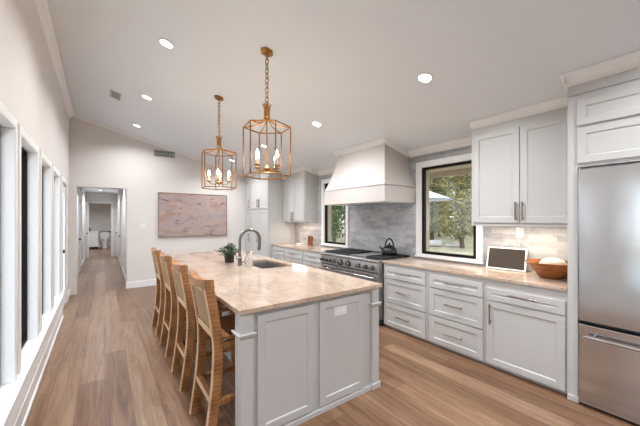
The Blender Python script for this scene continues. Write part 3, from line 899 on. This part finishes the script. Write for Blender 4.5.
# ================================================================== STOOLS
def make_stool(y0):
    """y0: near side of the stool; back towards the windows, seat under the island."""
    w = .44; post = .044; xs = 0
    line = []
    for i in range(15):
        z = 1.028 * i / 14
        if z < .62: x = .535 + .06 * math.sin((z / .62) * PI / 2)
        else:
            q = (z - .62) / .465; x = .595 - .07 * q ** 1.3
        line.append((x, z))
    def xat(z):
        for (xa, za), (xb, zb) in zip(line, line[1:]):
            if za <= z <= zb + 1e-6: return xa + (xb - xa) * (z - za) / (zb - za)
        return line[-1][0]
    r_ = thing('counter_stool', '', 'stool', (.77, y0 + w / 2, 0), 'rattan counter stools along the island')
    for y in (y0, y0 + w - post):
        bm = B(); strip(bm, line, (y, y + post), -.018, .04); p = obj('back_leg', bm, M['rattan'], r_, bevel=.004)
        bm = B(); strip(bm, line, (y + .004, y + post - .004), -.023, -.0185); obj('binding', bm, M['binding'], p)
        bm = B()
        strip(bm, [(.945 + .03 * (1 - z / .64) , z) for z in (0, .2, .4, .64)], (y, y + post), 0, .046)
        obj('front_leg', bm, M['rattan'], r_, bevel=.004)
    # curved top rail, cane panel, lower back rail
    ya, yb = y0 + post, y0 + w - post
    bm = B(); prev = None; nseg = 12
    for i in range(nseg + 1):
        q = i / nseg; y = y0 + w * q; dip = -.016 * math.sin(PI * q); bow = -.02 * math.sin(PI * q)
        rg = [bm.verts.new((xat(1.028) + dx + bow, y, z_)) for dx, z_ in ((-.02, 1.0285), (.041, 1.0285), (.034, 1.088 + dip), (-.022, 1.092 + dip))]
        if prev:
            for k in range(4): bm.faces.new((prev[k], prev[(k + 1) % 4], rg[(k + 1) % 4], rg[k]))
        else: bm.faces.new(rg)
        prev = rg
    bm.faces.new(prev[::-1]); obj('top_rail', bm, M['rattan_h'], r_, smooth=True)
    bm = B(); prev = None; zs = [.745 + (1.028 - .745) * k / 6 for k in range(7)]
    gridv = []
    for i in range(nseg + 1):
        q = i / nseg; y = ya + (yb - ya) * q; dip = 0; bow = -.02 * math.sin(PI * q)
        gridv.append([(xat(z) + bow * k / 6, y, z + dip * k / 6) for k, z in enumerate(zs)])
    for dx in (-.012, .022):
        vv = [[bm.verts.new((x + dx, y, z)) for x, y, z in c_] for c_ in gridv]
        for c0, c1 in zip(vv, vv[1:]):
            for k in range(6): bm.faces.new((c0[k], c0[k + 1], c1[k + 1], c1[k]))
    cp = obj('back_panel', bm, M['cane'], r_)
    for y in (ya, yb - .007):
        bm = B(); strip(bm, [(xat(z), z) for z in zs], (y, y + .007), -.0175, -.0125)
        obj('binding', bm, M['binding'], cp)
    bm = B(); strip(bm, [(xat(z) - .004, z) for z in (1.012, 1.026)], (ya + .007, yb - .007), -.026, -.0125); obj('binding', bm, M['binding'], cp)
    bm = B(); strip(bm, [(xat(z), z) for z in (.69, .744)], (ya, yb), -.014, .03); rl = obj('back_rail', bm, M['rattan'], r_)
    bm = B(); strip(bm, [(xat(z), z) for z in (.69, .744)], (ya, yb), -.0185, -.0145); obj('binding', bm, M['binding'], rl)
    # seat with slightly dished top
    bm = B(); nx, ny = 8, 8; g = []
    for i in range(nx + 1):
        row = []
        for j in range(ny + 1):
            u, v_ = i / nx, j / ny
            row.append(bm.verts.new((.638 + (.985 - .638) * u, y0 + .002 + (w - .004) * v_, .692 - .018 * math.sin(PI * u) * math.sin(PI * v_))))
        g.append(row)
    for i in range(nx):
        for j in range(ny): bm.faces.new((g[i][j], g[i + 1][j], g[i + 1][j + 1], g[i][j + 1]))
    ret = bmesh.ops.extrude_face_region(bm, geom=bm.faces[:])
    for v_ in [x for x in ret['geom'] if isinstance(x, bmesh.types.BMVert)]: v_.co.z = .675 - .02 * (1 if v_.co.z < .69 else 0)
    obj('seat', bm, M['seat'], r_)
    bm = B(); zt, zb = .674, .62
    box(bm, .637, .944, y0 + .003, y0 + .035, zb, .654); box(bm, .637, .944, y0 + w - .035, y0 + w - .003, zb, .654)
    box(bm, .952, .982, y0 + post, y0 + w - post, .64, .654); box(bm, .601, .635, y0 + post, y0 + w - post, .64, .672)
    obj('seat_frame', bm, M['rattan_h'], r_)
    for y in (y0 + .005, y0 + w - .039):
        bm = B(); xb_ = xat(.27) + .041; box(bm, xb_, .955, y, y + .034, .235, .275); obj('stretcher', bm, M['rattan_h'], r_, bevel=.003)
    bm = B(); xq = xat(.27); box(bm, xq - .012, xq + .03, y0 + post, y0 + w - post, .245, .285); s_ = obj('stretcher', bm, M['rattan_h'], r_)
    obj('binding', BX(xq - .0165, xq - .0125, y0 + post, y0 + w - post, .247, .283), M['binding'], s_)
    bm = B(); box(bm, .967, 1.0, y0 + post, y0 + w - post, .285, .33); obj('footrest', bm, M['rattan_h'], r_)
    return r_
st0 = make_stool(1.985)
LABS = ['woven rattan counter stool standing right behind the island front corner post', 'woven rattan counter stool, second from the island front corner post',
        'woven rattan counter stool, third from the island front corner post', 'woven rattan counter stool at the painting wall end of the island row']
for i, dy in enumerate((0, .765, 1.53, 2.275)):
    s_ = st0 if i == 0 else copy_tree(st0)
    s_.location = st0.location + Vector((.010 if i == 0 else 0, dy if i else 0, 0)); s_['label'] = LABS[i]

# ================================================================== PENDANT LANTERNS
CEIL_TILT = Matrix.Rotation(math.atan(.25), 4, 'Y')
def make_lantern(cx, cy, turn):
    G = M['gold']
    top, bot, Rr = 2.378, 1.905, .228
    zcap = zc(cx)
    r_ = thing('lantern_pendant', '', 'pendant light', (cx, cy, bot), 'gold lantern pendants over the island')
    ang = [-.63 + k * PI / 3 for k in range(6)]
    V = lambda k, z, r=Rr: Vector((cx + r * math.cos(ang[k % 6]), cy + r * math.sin(ang[k % 6]), z))
    bm = B()
    for k in range(6):
        for z in (top, bot):
            tube(bm, [V(k, z), V(k + 1, z)], .0068, 6)
        tube(bm, [V(k, bot), V(k, top)], .0068, 6)
    obj('frame', bm, G, r_, smooth=True)
    bm = B()
    for k in range(6):
        pts = []
        for i in range(11):
            q = i / 10
            rad = Rr * (1 - q) ** 2.1 + .026 * (1 - (1 - q) ** 2.1); z = top + (2.475 - top) * q ** 1.7
            pts.append(V(k, z, rad))
        pts += [V(k, 2.53, .024), V(k, 2.57, .028), V(k, 2.60, .04)]
        tube(bm, pts, .0055, 6)
    obj('crown_arms', bm, G, r_, smooth=True)
    bm = B(); lathe(bm, [(.006, 0), (.022, .01), (.02, .03), (.02, .10), (.024, .11), (.012, .125), (.01, .14)], cx, cy, 2.46, 14); obj('collar', bm, G, r_, smooth=True)
    bm = B(); cyl(bm, (cx, cy, 1.965), (cx, cy, 2.462), .007, seg=8); lathe(bm, [(0, -.02), (.012, -.012), (.034, .004), (.036, .016), (.016, .03), (.01, .05)], cx, cy, 1.965, 16)
    obj('stem', bm, G, r_, smooth=True)
    for k in range(4):
        a = turn + k * PI / 2; rad = .128
        p = Vector((cx + rad * math.cos(a), cy + rad * math.sin(a), 1.985))
        bm = B(); tube(bm, [(cx, cy, 1.975), (cx + rad * .4 * math.cos(a), cy + rad * .4 * math.sin(a), 1.955), (cx + rad * .8 * math.cos(a), cy + rad * .8 * math.sin(a), 1.958), tuple(p)], .005, 6)
        lathe(bm, [(.008, 0), (.03, .008), (.032, .014), (.012, .016)], p.x, p.y, p.z, 14)
        arm = obj('candle_arm', bm, G, r_, smooth=True)
        bm = B(); cyl(bm, (p.x, p.y, p.z + .016), (p.x, p.y, p.z + .085), .0115, seg=12); obj('candle', bm, M['candle'], arm, smooth=True)
        bm = B(); lathe(bm, [(.007, 0), (.015, .018), (.016, .03), (.009, .052), (0, .075)], p.x, p.y, p.z + .0855, 12); obj('bulb', bm, M['flame'], arm, smooth=True)
    # chain
    z = 2.598; zend = zcap - .055; nl = max(6, int((zend - z) / .046)); stp = (zend - z) / nl
    bm = B()
    for i in range(nl + 1):
        zc_ = z + stp * i; a = (PI / 2) * (i % 2) + .5
        tube(bm, [(cx + .017 * math.sin(q) * math.cos(a), cy + .017 * math.sin(q) * math.sin(a), zc_ + .030 * math.cos(q)) for q in [2 * PI * j / 12 for j in range(12)]], .0042, 6, True)
    obj('chain', bm, G, r_, smooth=True)
    bm = B(); lathe(bm, [(0, -.045), (.012, -.04), (.022, -.024), (.062, -.02), (.066, 0)], 0, 0, 0, 6)
    bmesh.ops.transform(bm, verts=bm.verts[:], matrix=Matrix.Translation((cx, cy, zcap - .001)) @ CEIL_TILT)
    obj('canopy', bm, G, r_)
    ld = bpy.data.lights.new('candle_glow', 'POINT'); ld.energy = 5; ld.color = (1, .78, .5); ld.shadow_soft_size = .05
    lo = bpy.data.objects.new('candle_glow', ld); COL.objects.link(lo); lo.parent = r_; lo.location = (0, 0, .20)
    return r_
make_lantern(1.265, 2.60, -1.2)['label'] = 'gold hexagonal lantern pendant over the island panelled end, in front of its twin'
make_lantern(1.235, 3.985, -.40)['label'] = 'gold hexagonal lantern pendant over the island potted plant, nearer the painting'

# ================================================================== CEILING LIGHTS
CANS = [(.50, 6.70, 'window side of the ceiling, first from the painting wall'), (.50, 5.05, 'window side of the ceiling, second from the painting wall'),
        (.51, 3.38, 'window side of the ceiling, third from the painting wall'), (.51, 1.65, 'window side of the ceiling, fourth from the painting wall'),
        (2.35, 6.65, 'range side of the ceiling, first from the painting wall'), (2.37, 4.98, 'range side of the ceiling, second from the painting wall'),
        (2.40, 3.36, 'range side of the ceiling, third from the painting wall'), (2.43, 1.65, 'range side, nearest the refrigerator surround'),
        (.51, -.1, None), (2.43, -.1, None), (.51, -1.8, None), (2.43, -1.8, None)]  # unlabelled rear lights are unseen, last pair added to brighten the refrigerator side
def make_can(cx, cy, z, label, tilt, power):
    r_ = thing('recessed_light', label, 'ceiling light', (cx, cy, z), 'recessed ceiling lights')
    T = Matrix.Translation((cx, cy, z)) @ (CEIL_TILT if tilt else Matrix.Identity(4))
    bm = B(); lathe(bm, [(.056, -.002), (.074, -.002), (.074, -.006), (.058, -.010), (.056, -.002)], 0, 0, 0, 28)
    bmesh.ops.transform(bm, verts=bm.verts[:], matrix=T); obj('trim_ring', bm, M['white'], r_, smooth=True)
    bm = B(); cyl(bm, (0, 0, -.005), (0, 0, -.0015), .0545, seg=28); bmesh.ops.transform(bm, verts=bm.verts[:], matrix=T); obj('lens', bm, M['lens'], r_)
    ld = bpy.data.lights.new('can_light', 'AREA'); ld.shape = 'DISK'; ld.size = .13; ld.energy = power; ld.color = CAN_COLOR; ld.spread = math.radians(150)
    lo = bpy.data.objects.new('can_light', ld); COL.objects.link(lo); lo.parent = r_; lo.location = (0, 0, -.02)
    return r_
for x, y, s in CANS:
    make_can(x, y, zc(x), ('round recessed light on the ' + s) if s else 'unseen round recessed light added in the ceiling behind the refrigerator end of the room', True, CAN_POWER)
make_can(-.12, 12.8, HZ, 'round recessed light in the hallway ceiling near its end', False, 17)
make_can(-.1, 9.3, HZ, 'round recessed light in the hallway ceiling just past the opening', False, 17)
make_can(-.1, 16.6, HZ, 'round recessed light in the bathroom ceiling', False, 32)

# under-cabinet light bars
def bar(label, x, ya, yb, z, power):
    r_ = thing('light_bar', label, 'light', (x, (ya + yb) / 2, z))
    obj('housing', BX(x - .02, x + .02, ya, yb, z - .012, z), M['white'], r_)
    obj('diffuser', BX(x - .014, x + .014, ya + .01, yb - .01, z - .014, z - .0121), mat('bar_glow', (.9, .9, .9), .4, emit=(1, .86, .68), estr=5), r_)
    ld = bpy.data.lights.new('bar_light', 'AREA'); ld.shape = 'RECTANGLE'; ld.size = .03; ld.size_y = yb - ya; ld.energy = power; ld.color = (1, .86, .70)
    lo = bpy.data.objects.new('bar_light', ld); COL.objects.link(lo); lo.parent = r_; lo.location = (0, 0, -.02)
bar('white light bar under the wall cabinet above the wooden bowl', 3.50, .85, 1.62, 1.4345, 4.8)
bar('white light bar under the wall cabinet above the mills', 3.50, 5.26, 5.86, 1.4395, 3.0)

# ================================================================== SMALL THINGS
# abstract painting
r_ = thing('painting', 'wide abstract canvas in dusty pink and grey on the far wall', 'painting', (1.74, YF, 1.075))
A0, A1, Z0, Z1 = .968, 2.525, 1.078, 2.095
obj('canvas', BX(A0 + .014, A1 - .014, YF - .03, YF - .008, Z0 + .014, Z1 - .014), M['canvas'], r_)
bm = B()
for a, b, c_, d_ in ((A0, A0 + .013, Z0, Z1), (A1 - .013, A1, Z0, Z1), (A0 + .013, A1 - .013, Z0, Z0 + .013), (A0 + .013, A1 - .013, Z1 - .013, Z1)): box(bm, a, b, YF - .04, YF - .001, c_, d_)
obj('frame', bm, M['frame_wood'], r_)

# air grilles
r_ = thing('air_vent', 'grey slotted air grille high on the far wall above the painting', 'vent', (1.1, YF, 2.91))
obj('backing', BX(.885, 1.315, YF - .006, YF - .001, 2.905, 3.05), M['vent_dark'], r_)
bm = B()
for i in range(14): box(bm, .90 + .0292 * i, .912 + .0292 * i, YF - .014, YF - .006, 2.92, 3.035)
for z in (2.905, 2.97, 3.037): box(bm, .885, 1.315, YF - .016, YF - .006, z, z + .013)
for x in (.885, 1.303): box(bm, x, x + .012, YF - .016, YF - .006, 2.905, 3.05)
obj('grille', bm, mat('vent_grey', (.40, .40, .39), .5), r_)
r_ = thing('air_vent', 'small grey air grille in the sloped ceiling by the windows', 'vent', (.13, 5.5, zc(.13)))
T = Matrix.Translation((.13, 5.5, zc(.13))) @ CEIL_TILT
bm = B(); box(bm, -.055, .055, -.13, .13, -.006, -.001); bmesh.ops.transform(bm, verts=bm.verts[:], matrix=T); obj('backing', bm, M['vent_dark'], r_)
bm = B()
for i in range(6): box(bm, -.052 + .018 * i, -.043 + .018 * i, -.12, .12, -.014, -.006)
for a, b, c_, d_ in ((-.07, -.054, -.14, .14), (.054, .07, -.14, .14), (-.054, .054, -.14, -.124), (-.054, .054, .124, .14)): box(bm, a, b, c_, d_, -.015, -.004)
bmesh.ops.transform(bm, verts=bm.verts[:], matrix=T); obj('grille', bm, mat('vent_pale', (.5, .5, .5), .5), r_)
# light switch
r_ = thing('light_switch', 'white light switch plate on the far wall between hall opening and painting', 'switch', (.68, YF, 1.2))
obj('cover', BX(.62, .74, YF - .006, YF - .001, 1.27, 1.39), M['white'], r_)
for x in (.655, .705): obj('rocker', BX(x - .014, x + .014, YF - .010, YF - .0061, 1.295, 1.365), M['white'], r_)
# outlet and plug on the lit backsplash
r_ = thing('outlet_plate', 'white outlet plate with a plug on the lit backsplash above the photo frame', 'outlet', (XR - .01, 1.33, 1.29))
obj('cover', BX(XR - .016, XR - .0105, 1.295, 1.368, 1.28, 1.395), M['white'], r_, bevel=.001)
obj('plug', BX(XR - .05, XR - .0165, 1.312, 1.35, 1.345, 1.385), M['white'], r_, bevel=.004)
bm = B(); tube(bm, [(XR - .035, 1.33, 1.345), (XR - .035, 1.328, 1.30), (XR - .028, 1.325, 1.22), (XR - .02, 1.34, 1.19)], .003, 6); obj('cord', bm, M['white'], r_)

# photo frame leaning on the backsplash
r_ = thing('digital_photo_frame', 'white framed dark screen leaning against the backsplash beside the bowl', 'photo frame', (3.60, 1.45, .915))
lean = Matrix.Translation((3.625, 1.44, .922)) @ Matrix.Rotation(math.radians(3), 4, 'Z') @ Matrix.Rotation(math.radians(14), 4, 'Y')
bm = B(); hw, hh = .198, .252; e = .014
for a, b, c_, d_ in ((-hw, -hw + e, 0, hh), (hw - e, hw, 0, hh), (-hw + e, hw - e, 0, e), (-hw + e, hw - e, hh - e, hh)): box(bm, 0, .02, a, b, c_, d_)
box(bm, .012, .02, -hw + e, hw - e, e, hh - e)
bmesh.ops.transform(bm, verts=bm.verts[:], matrix=lean); obj('frame', bm, M['white'], r_)
bm = B(); box(bm, .006, .0118, -hw + e, hw - e, e, hh - e); bmesh.ops.transform(bm, verts=bm.verts[:], matrix=lean); obj('screen', bm, M['screen'], r_)

# wooden bowl
bx_, by_ = 3.51, .98
r_ = thing('bowl', 'wide flared wooden bowl on the worktop beside the refrigerator', 'bowl', (bx_, by_, .915))
bm = B(); lathe(bm, [(0, .002), (.085, 0), (.095, .006), (.155, .075), (.216, .155), (.208, .157), (.147, .08), (.085, .014), (0, .012)], bx_, by_, .9155, 40); obj('bowl_body', bm, M['bowl'], r_, smooth=True)
for dx, dy, rx, lb in ((.015, -.01, .088, 'round pale loaf lying in the wooden bowl'),):
    bm = B(); bmesh.ops.create_icosphere(bm, subdivisions=3, radius=1)
    for v in bm.verts: v.co = Vector((v.co.x * rx * 1.25, v.co.y * rx * 1.25, v.co.z * rx * .72)) * (1 + .04 * math.sin(v.co.x * 5 + v.co.y * 4))
    bmesh.ops.translate(bm, verts=bm.verts[:], vec=(bx_ + dx, by_ + dy, .9155 + .105 + rx * .32)); solo('bread_roll', bm, M['bread'], lb, 'bread', smooth=True)

# kettle
kx, ky, kz = 3.49, 2.985, .947
r_ = thing('kettle', 'black stovetop kettle with arched handle on the range grate', 'kettle', (kx, ky, kz))
bm = B(); lathe(bm, [(0, 0), (.1, 0), (.112, .014), (.114, .05), (.106, .09), (.08, .122), (.05, .136), (0, .137)], kx, ky, kz, 28); obj('kettle_body', bm, M['black'], r_, smooth=True)
bm = B(); lathe(bm, [(.042, 0), (.036, .01), (.012, .014), (.012, .026), (.017, .034), (.01, .042), (0, .044)], kx, ky, kz + .1375, 18); obj('lid', bm, M['black'], r_, smooth=True)
bm = B(); dv = Vector((-.6, .8, 0))
pts = [Vector((kx, ky, kz + .11)) + dv * (.062 * math.cos(a)) + Vector((0, 0, .135 * math.sin(a))) for a in [PI * k / 14 for k in range(15)]]
tube(bm, pts, .012, 10); obj('handle', bm, M['black'], r_, smooth=True)
bm = B(); p = Vector((kx, ky, kz + .075)) + dv * .095; tube(bm, [p, p + dv * .03 + Vector((0, 0, .025)), p + dv * .055 + Vector((0, 0, .055))], [.022, .017, .012], 12); obj('spout', bm, M['black'], r_, smooth=True)

# mills
for i, (y, s) in enumerate(((5.235, 'next to the far window trim'), (5.33, 'next to the paper towel stand'))):
    x = 3.60
    r_ = thing('pepper_mill', 'dark wooden pepper mill on the far worktop, ' + s, 'mill', (x, y, .915))
    bm = B(); lathe(bm, [(.034, 0), (.036, .01), (.03, .04), (.026, .09), (.03, .14), (.033, .15)], x, y, .9155, 20); obj('mill_body', bm, M['mill'], r_, smooth=True)
    bm = B(); lathe(bm, [(.033, 0), (.034, .03), (.026, .052), (.01, .06), (.01, .066), (0, .07)], x, y, .9155 + .1505, 20); obj('mill_top', bm, M['mill'], r_, smooth=True)
# paper towel
x, y = 3.56, 5.62
r_ = thing('paper_towel_holder', 'slim empty paper towel stand with a pale round base near the pepper mills', 'paper towel holder', (x, y, .915))
bm = B(); cyl(bm, (x, y, .9155), (x, y, .92), .082, seg=28); obj('foot', bm, M['frame_wood'], r_, smooth=True)
bm = B(); cyl(bm, (x, y, .9201), (x, y, .942), .085, seg=28); obj('base', bm, M['white'], r_, smooth=True)
bm = B(); cyl(bm, (x, y, .9421), (x, y, 1.24), .011, seg=12); lathe(bm, [(.011, 0), (.018, .012), (0, .028)], x, y, 1.24, 12); obj('pole', bm, M['cane_plain'], r_, smooth=True)

# bathroom things at the end of the hall
r_ = thing('vanity_cabinet', 'small white vanity cabinet at the far end of the hallway', 'cabinet', (-.5, 18.6, 0))
obj('cabinet_body', BX(-.74, -.27, 18.3, 18.94, .1, .86), M['white'], r_)
obj('kick_plate', BX(-.72, -.29, 18.34, 18.94, 0, .1), M['dark'], r_)
obj('vanity_top', BX(-.76, -.25, 18.27, 18.945, .8605, .895), M['white'], r_)
bm = B(); shaker(bm, -.72, -.29, 18.282, 18.30, .13, .83, '-Y', .05); obj('door', bm, M['white'], r_)
r_ = thing('vanity_faucet', 'black faucet on the white vanity top at the hallway end', 'faucet', (-.6, 18.6, .895))
bm = B(); cyl(bm, (-.62, 18.6, .8955), (-.62, 18.6, 1.04), .025, seg=12); tube(bm, [(-.62, 18.6, 1.03), (-.62, 18.52, 1.06), (-.62, 18.45, 1.02)], .016, 8); obj('spout', bm, M['black'], r_, smooth=True)
bm = B(); cyl(bm, (-.57, 18.6, .8955), (-.57, 18.6, .94), .018, seg=10); obj('lever', bm, M['black'], r_, smooth=True)
r_ = thing('toilet', 'white toilet partly hidden beyond the hallway, next to the vanity', 'toilet', (-.02, 18.55, 0))
obj('tank', BX(-.2, .18, 18.74, 18.94, .4, .76), M['toilet'], r_, bevel=.02)
bm = B(); lathe(bm, [(.11, 0), (.12, .05), (.10, .2), (.19, .38), (.2, .41), (.15, .41), (.1, .3), (0, .26)], -.01, 18.5, 0, 24); obj('bowl', bm, M['toilet'], r_, smooth=True)
bm = B(); lathe(bm, [(0, 0), (.19, 0), (.2, .012), (.19, .024), (0, .026)], 0, 0, 0, 24)
bmesh.ops.transform(bm, verts=bm.verts[:], matrix=Matrix.Translation((-.01, 18.70, .63)) @ Matrix.Rotation(PI / 2, 4, 'X')); obj('lid', bm, M['toilet'], r_, smooth=True)
r_ = thing('towel_bar', 'short black towel bar on the wall over the toilet', 'towel bar', (0, 18.94, .9))
bm = B(); cyl(bm, (-.2, 18.88, .86), (.16, 18.88, .86), .016, seg=8)
for q in (-.2, .16): cyl(bm, (q, 18.95, .86), (q, 18.87, .86), .018, seg=8)
obj('rail', bm, M['black'], r_)

# ================================================================== OUTSIDE
def make_tree(seed, mat_, n_leaf=4200, h=7.5, rad=1.0, base=.7):
    rnd = random.Random(seed)
    r_ = thing('woodland_tree', '', 'tree', (0, 0, 0), None)
    bm = B(); pts = [(0, 0, 0)]; x = y = 0
    for i in range(1, 9):
        x += rnd.uniform(-.1, .1); y += rnd.uniform(-.1, .1); pts.append((x, y, h * .95 * i / 8))
    tube(bm, pts, [.11 * (1 - .85 * i / 8) + .01 for i in range(9)], 7)
    cl = []
    for i in range(26):
        q = rnd.uniform(base / h, .95); k = min(7, int(q * 8)); p = Vector(pts[k]).lerp(Vector(pts[k + 1]), q * 8 - k)
        a = rnd.uniform(0, 2 * PI); ln = rnd.uniform(.5, 1) * rad * (1 - .5 * q)
        e = p + Vector((ln * math.cos(a), ln * math.sin(a), rnd.uniform(.1, .7)))
        tube(bm, [p, (p + e) / 2 + Vector((0, 0, .1)), e], [.025, .015, .006], 5); cl += [e, (p + e) / 2]
    obj('trunk', bm, M['bark'], r_)
    bm = B()
    for i in range(n_leaf):
        c_ = rnd.choice(cl) + Vector((rnd.uniform(-.5, .5), rnd.uniform(-.5, .5), rnd.uniform(-.45, .45)))
        ax = Vector((rnd.uniform(-1, 1), rnd.uniform(-1, 1), rnd.uniform(-1, 1))).normalized(); b_ = ax.orthogonal().normalized(); s_ = rnd.uniform(.06, .13)
        bm.faces.new([bm.verts.new(q) for q in (c_ - ax * s_, c_ + b_ * s_ * .5, c_ + ax * s_, c_ - b_ * s_ * .5)])
    obj('crown', bm, mat_, r_)
    return r_
protos = [make_tree(1, M['foliage']), make_tree(2, M['foliage'], 4400, 6.2, 1.0, .3), make_tree(3, M['foliage2'], 4200, 6.8, .95, .3)]
TL = ['slender woodland tree with yellow-green leaves beyond the kitchen windows', 'low-branched woodland tree with yellow-green leaves beyond the kitchen windows', 'dark green bushy tree beyond the kitchen windows']
used = [0, 0, 0]
rnd = random.Random(11)
spots = []
dv_, lv_ = Vector((math.cos(math.radians(38)), math.sin(math.radians(38)))), Vector((-math.sin(math.radians(38)), math.cos(math.radians(38))))
for a_ in range(6):
    for b_ in range(-6, 10):
        p = dv_ * (18.6 + a_ * 3.9) + lv_ * (b_ * 3.8 + (a_ % 3) * 1.27 + .5)
        if 23 < math.degrees(math.atan2(p.y, p.x)) < 58: spots.append((p.x + rnd.uniform(-.1, .1), p.y + rnd.uniform(-.1, .1)))
for i, (x, y) in enumerate(spots):
    k = (0, 1, 2, 0, 1)[i % 5]
    t_ = protos[k] if not used[k] else copy_tree(protos[k])
    used[k] = 1
    t_.location = (x, y, -.2); t_.rotation_euler.z = rnd.uniform(0, 6.28); s_ = rnd.uniform(1.1, 1.25); t_.scale = (s_, s_, s_)
    t_['label'] = TL[k]; t_['group'] = ['yellow-green slender trees outside', 'yellow-green low-branched trees outside', 'dark green trees outside'][k]
# pale logs on the lawn
for j, (x, y, ln, rr_, lb) in enumerate(((16.2, 10.55, 1.15, .2, 'thick pale log lying on the lawn outside the kitchen window'), (17.0, 9.5, .95, .1, 'thin pale log lying on the lawn beyond the thick log'))):
    bm = B(); d_ = Vector((.5, -.866, 0)); p = Vector((x, y, -.2 + rr_))
    tube(bm, [p - d_ * ln / 2, p - d_ * ln / 6, p + d_ * ln / 6, p + d_ * ln / 2], [rr_, rr_ * .95, rr_ * 1.02, rr_ * .9], 14); solo('log', bm, M['log'], lb, 'log', smooth=True)
# patio umbrella
ux, uy = 6.2, 4.13
r_ = thing('patio_umbrella', 'pale blue grey patio umbrella standing outside the kitchen window', 'umbrella', (ux, uy, -.2))
bm = B(); lathe(bm, [(.58, 0), (0, .22), (0, .20), (.57, -.02)], ux, uy, 1.95, 8); obj('canopy', bm, M['canopy'], r_)
bm = B(); cyl(bm, (ux, uy, -.2), (ux, uy, 2.2), .022, seg=10); obj('pole', bm, M['steel2'], r_)
bm = B(); cyl(bm, (ux, uy, -.2), (ux, uy, -.13), .25, seg=20); obj('base', bm, M['iron'], r_)
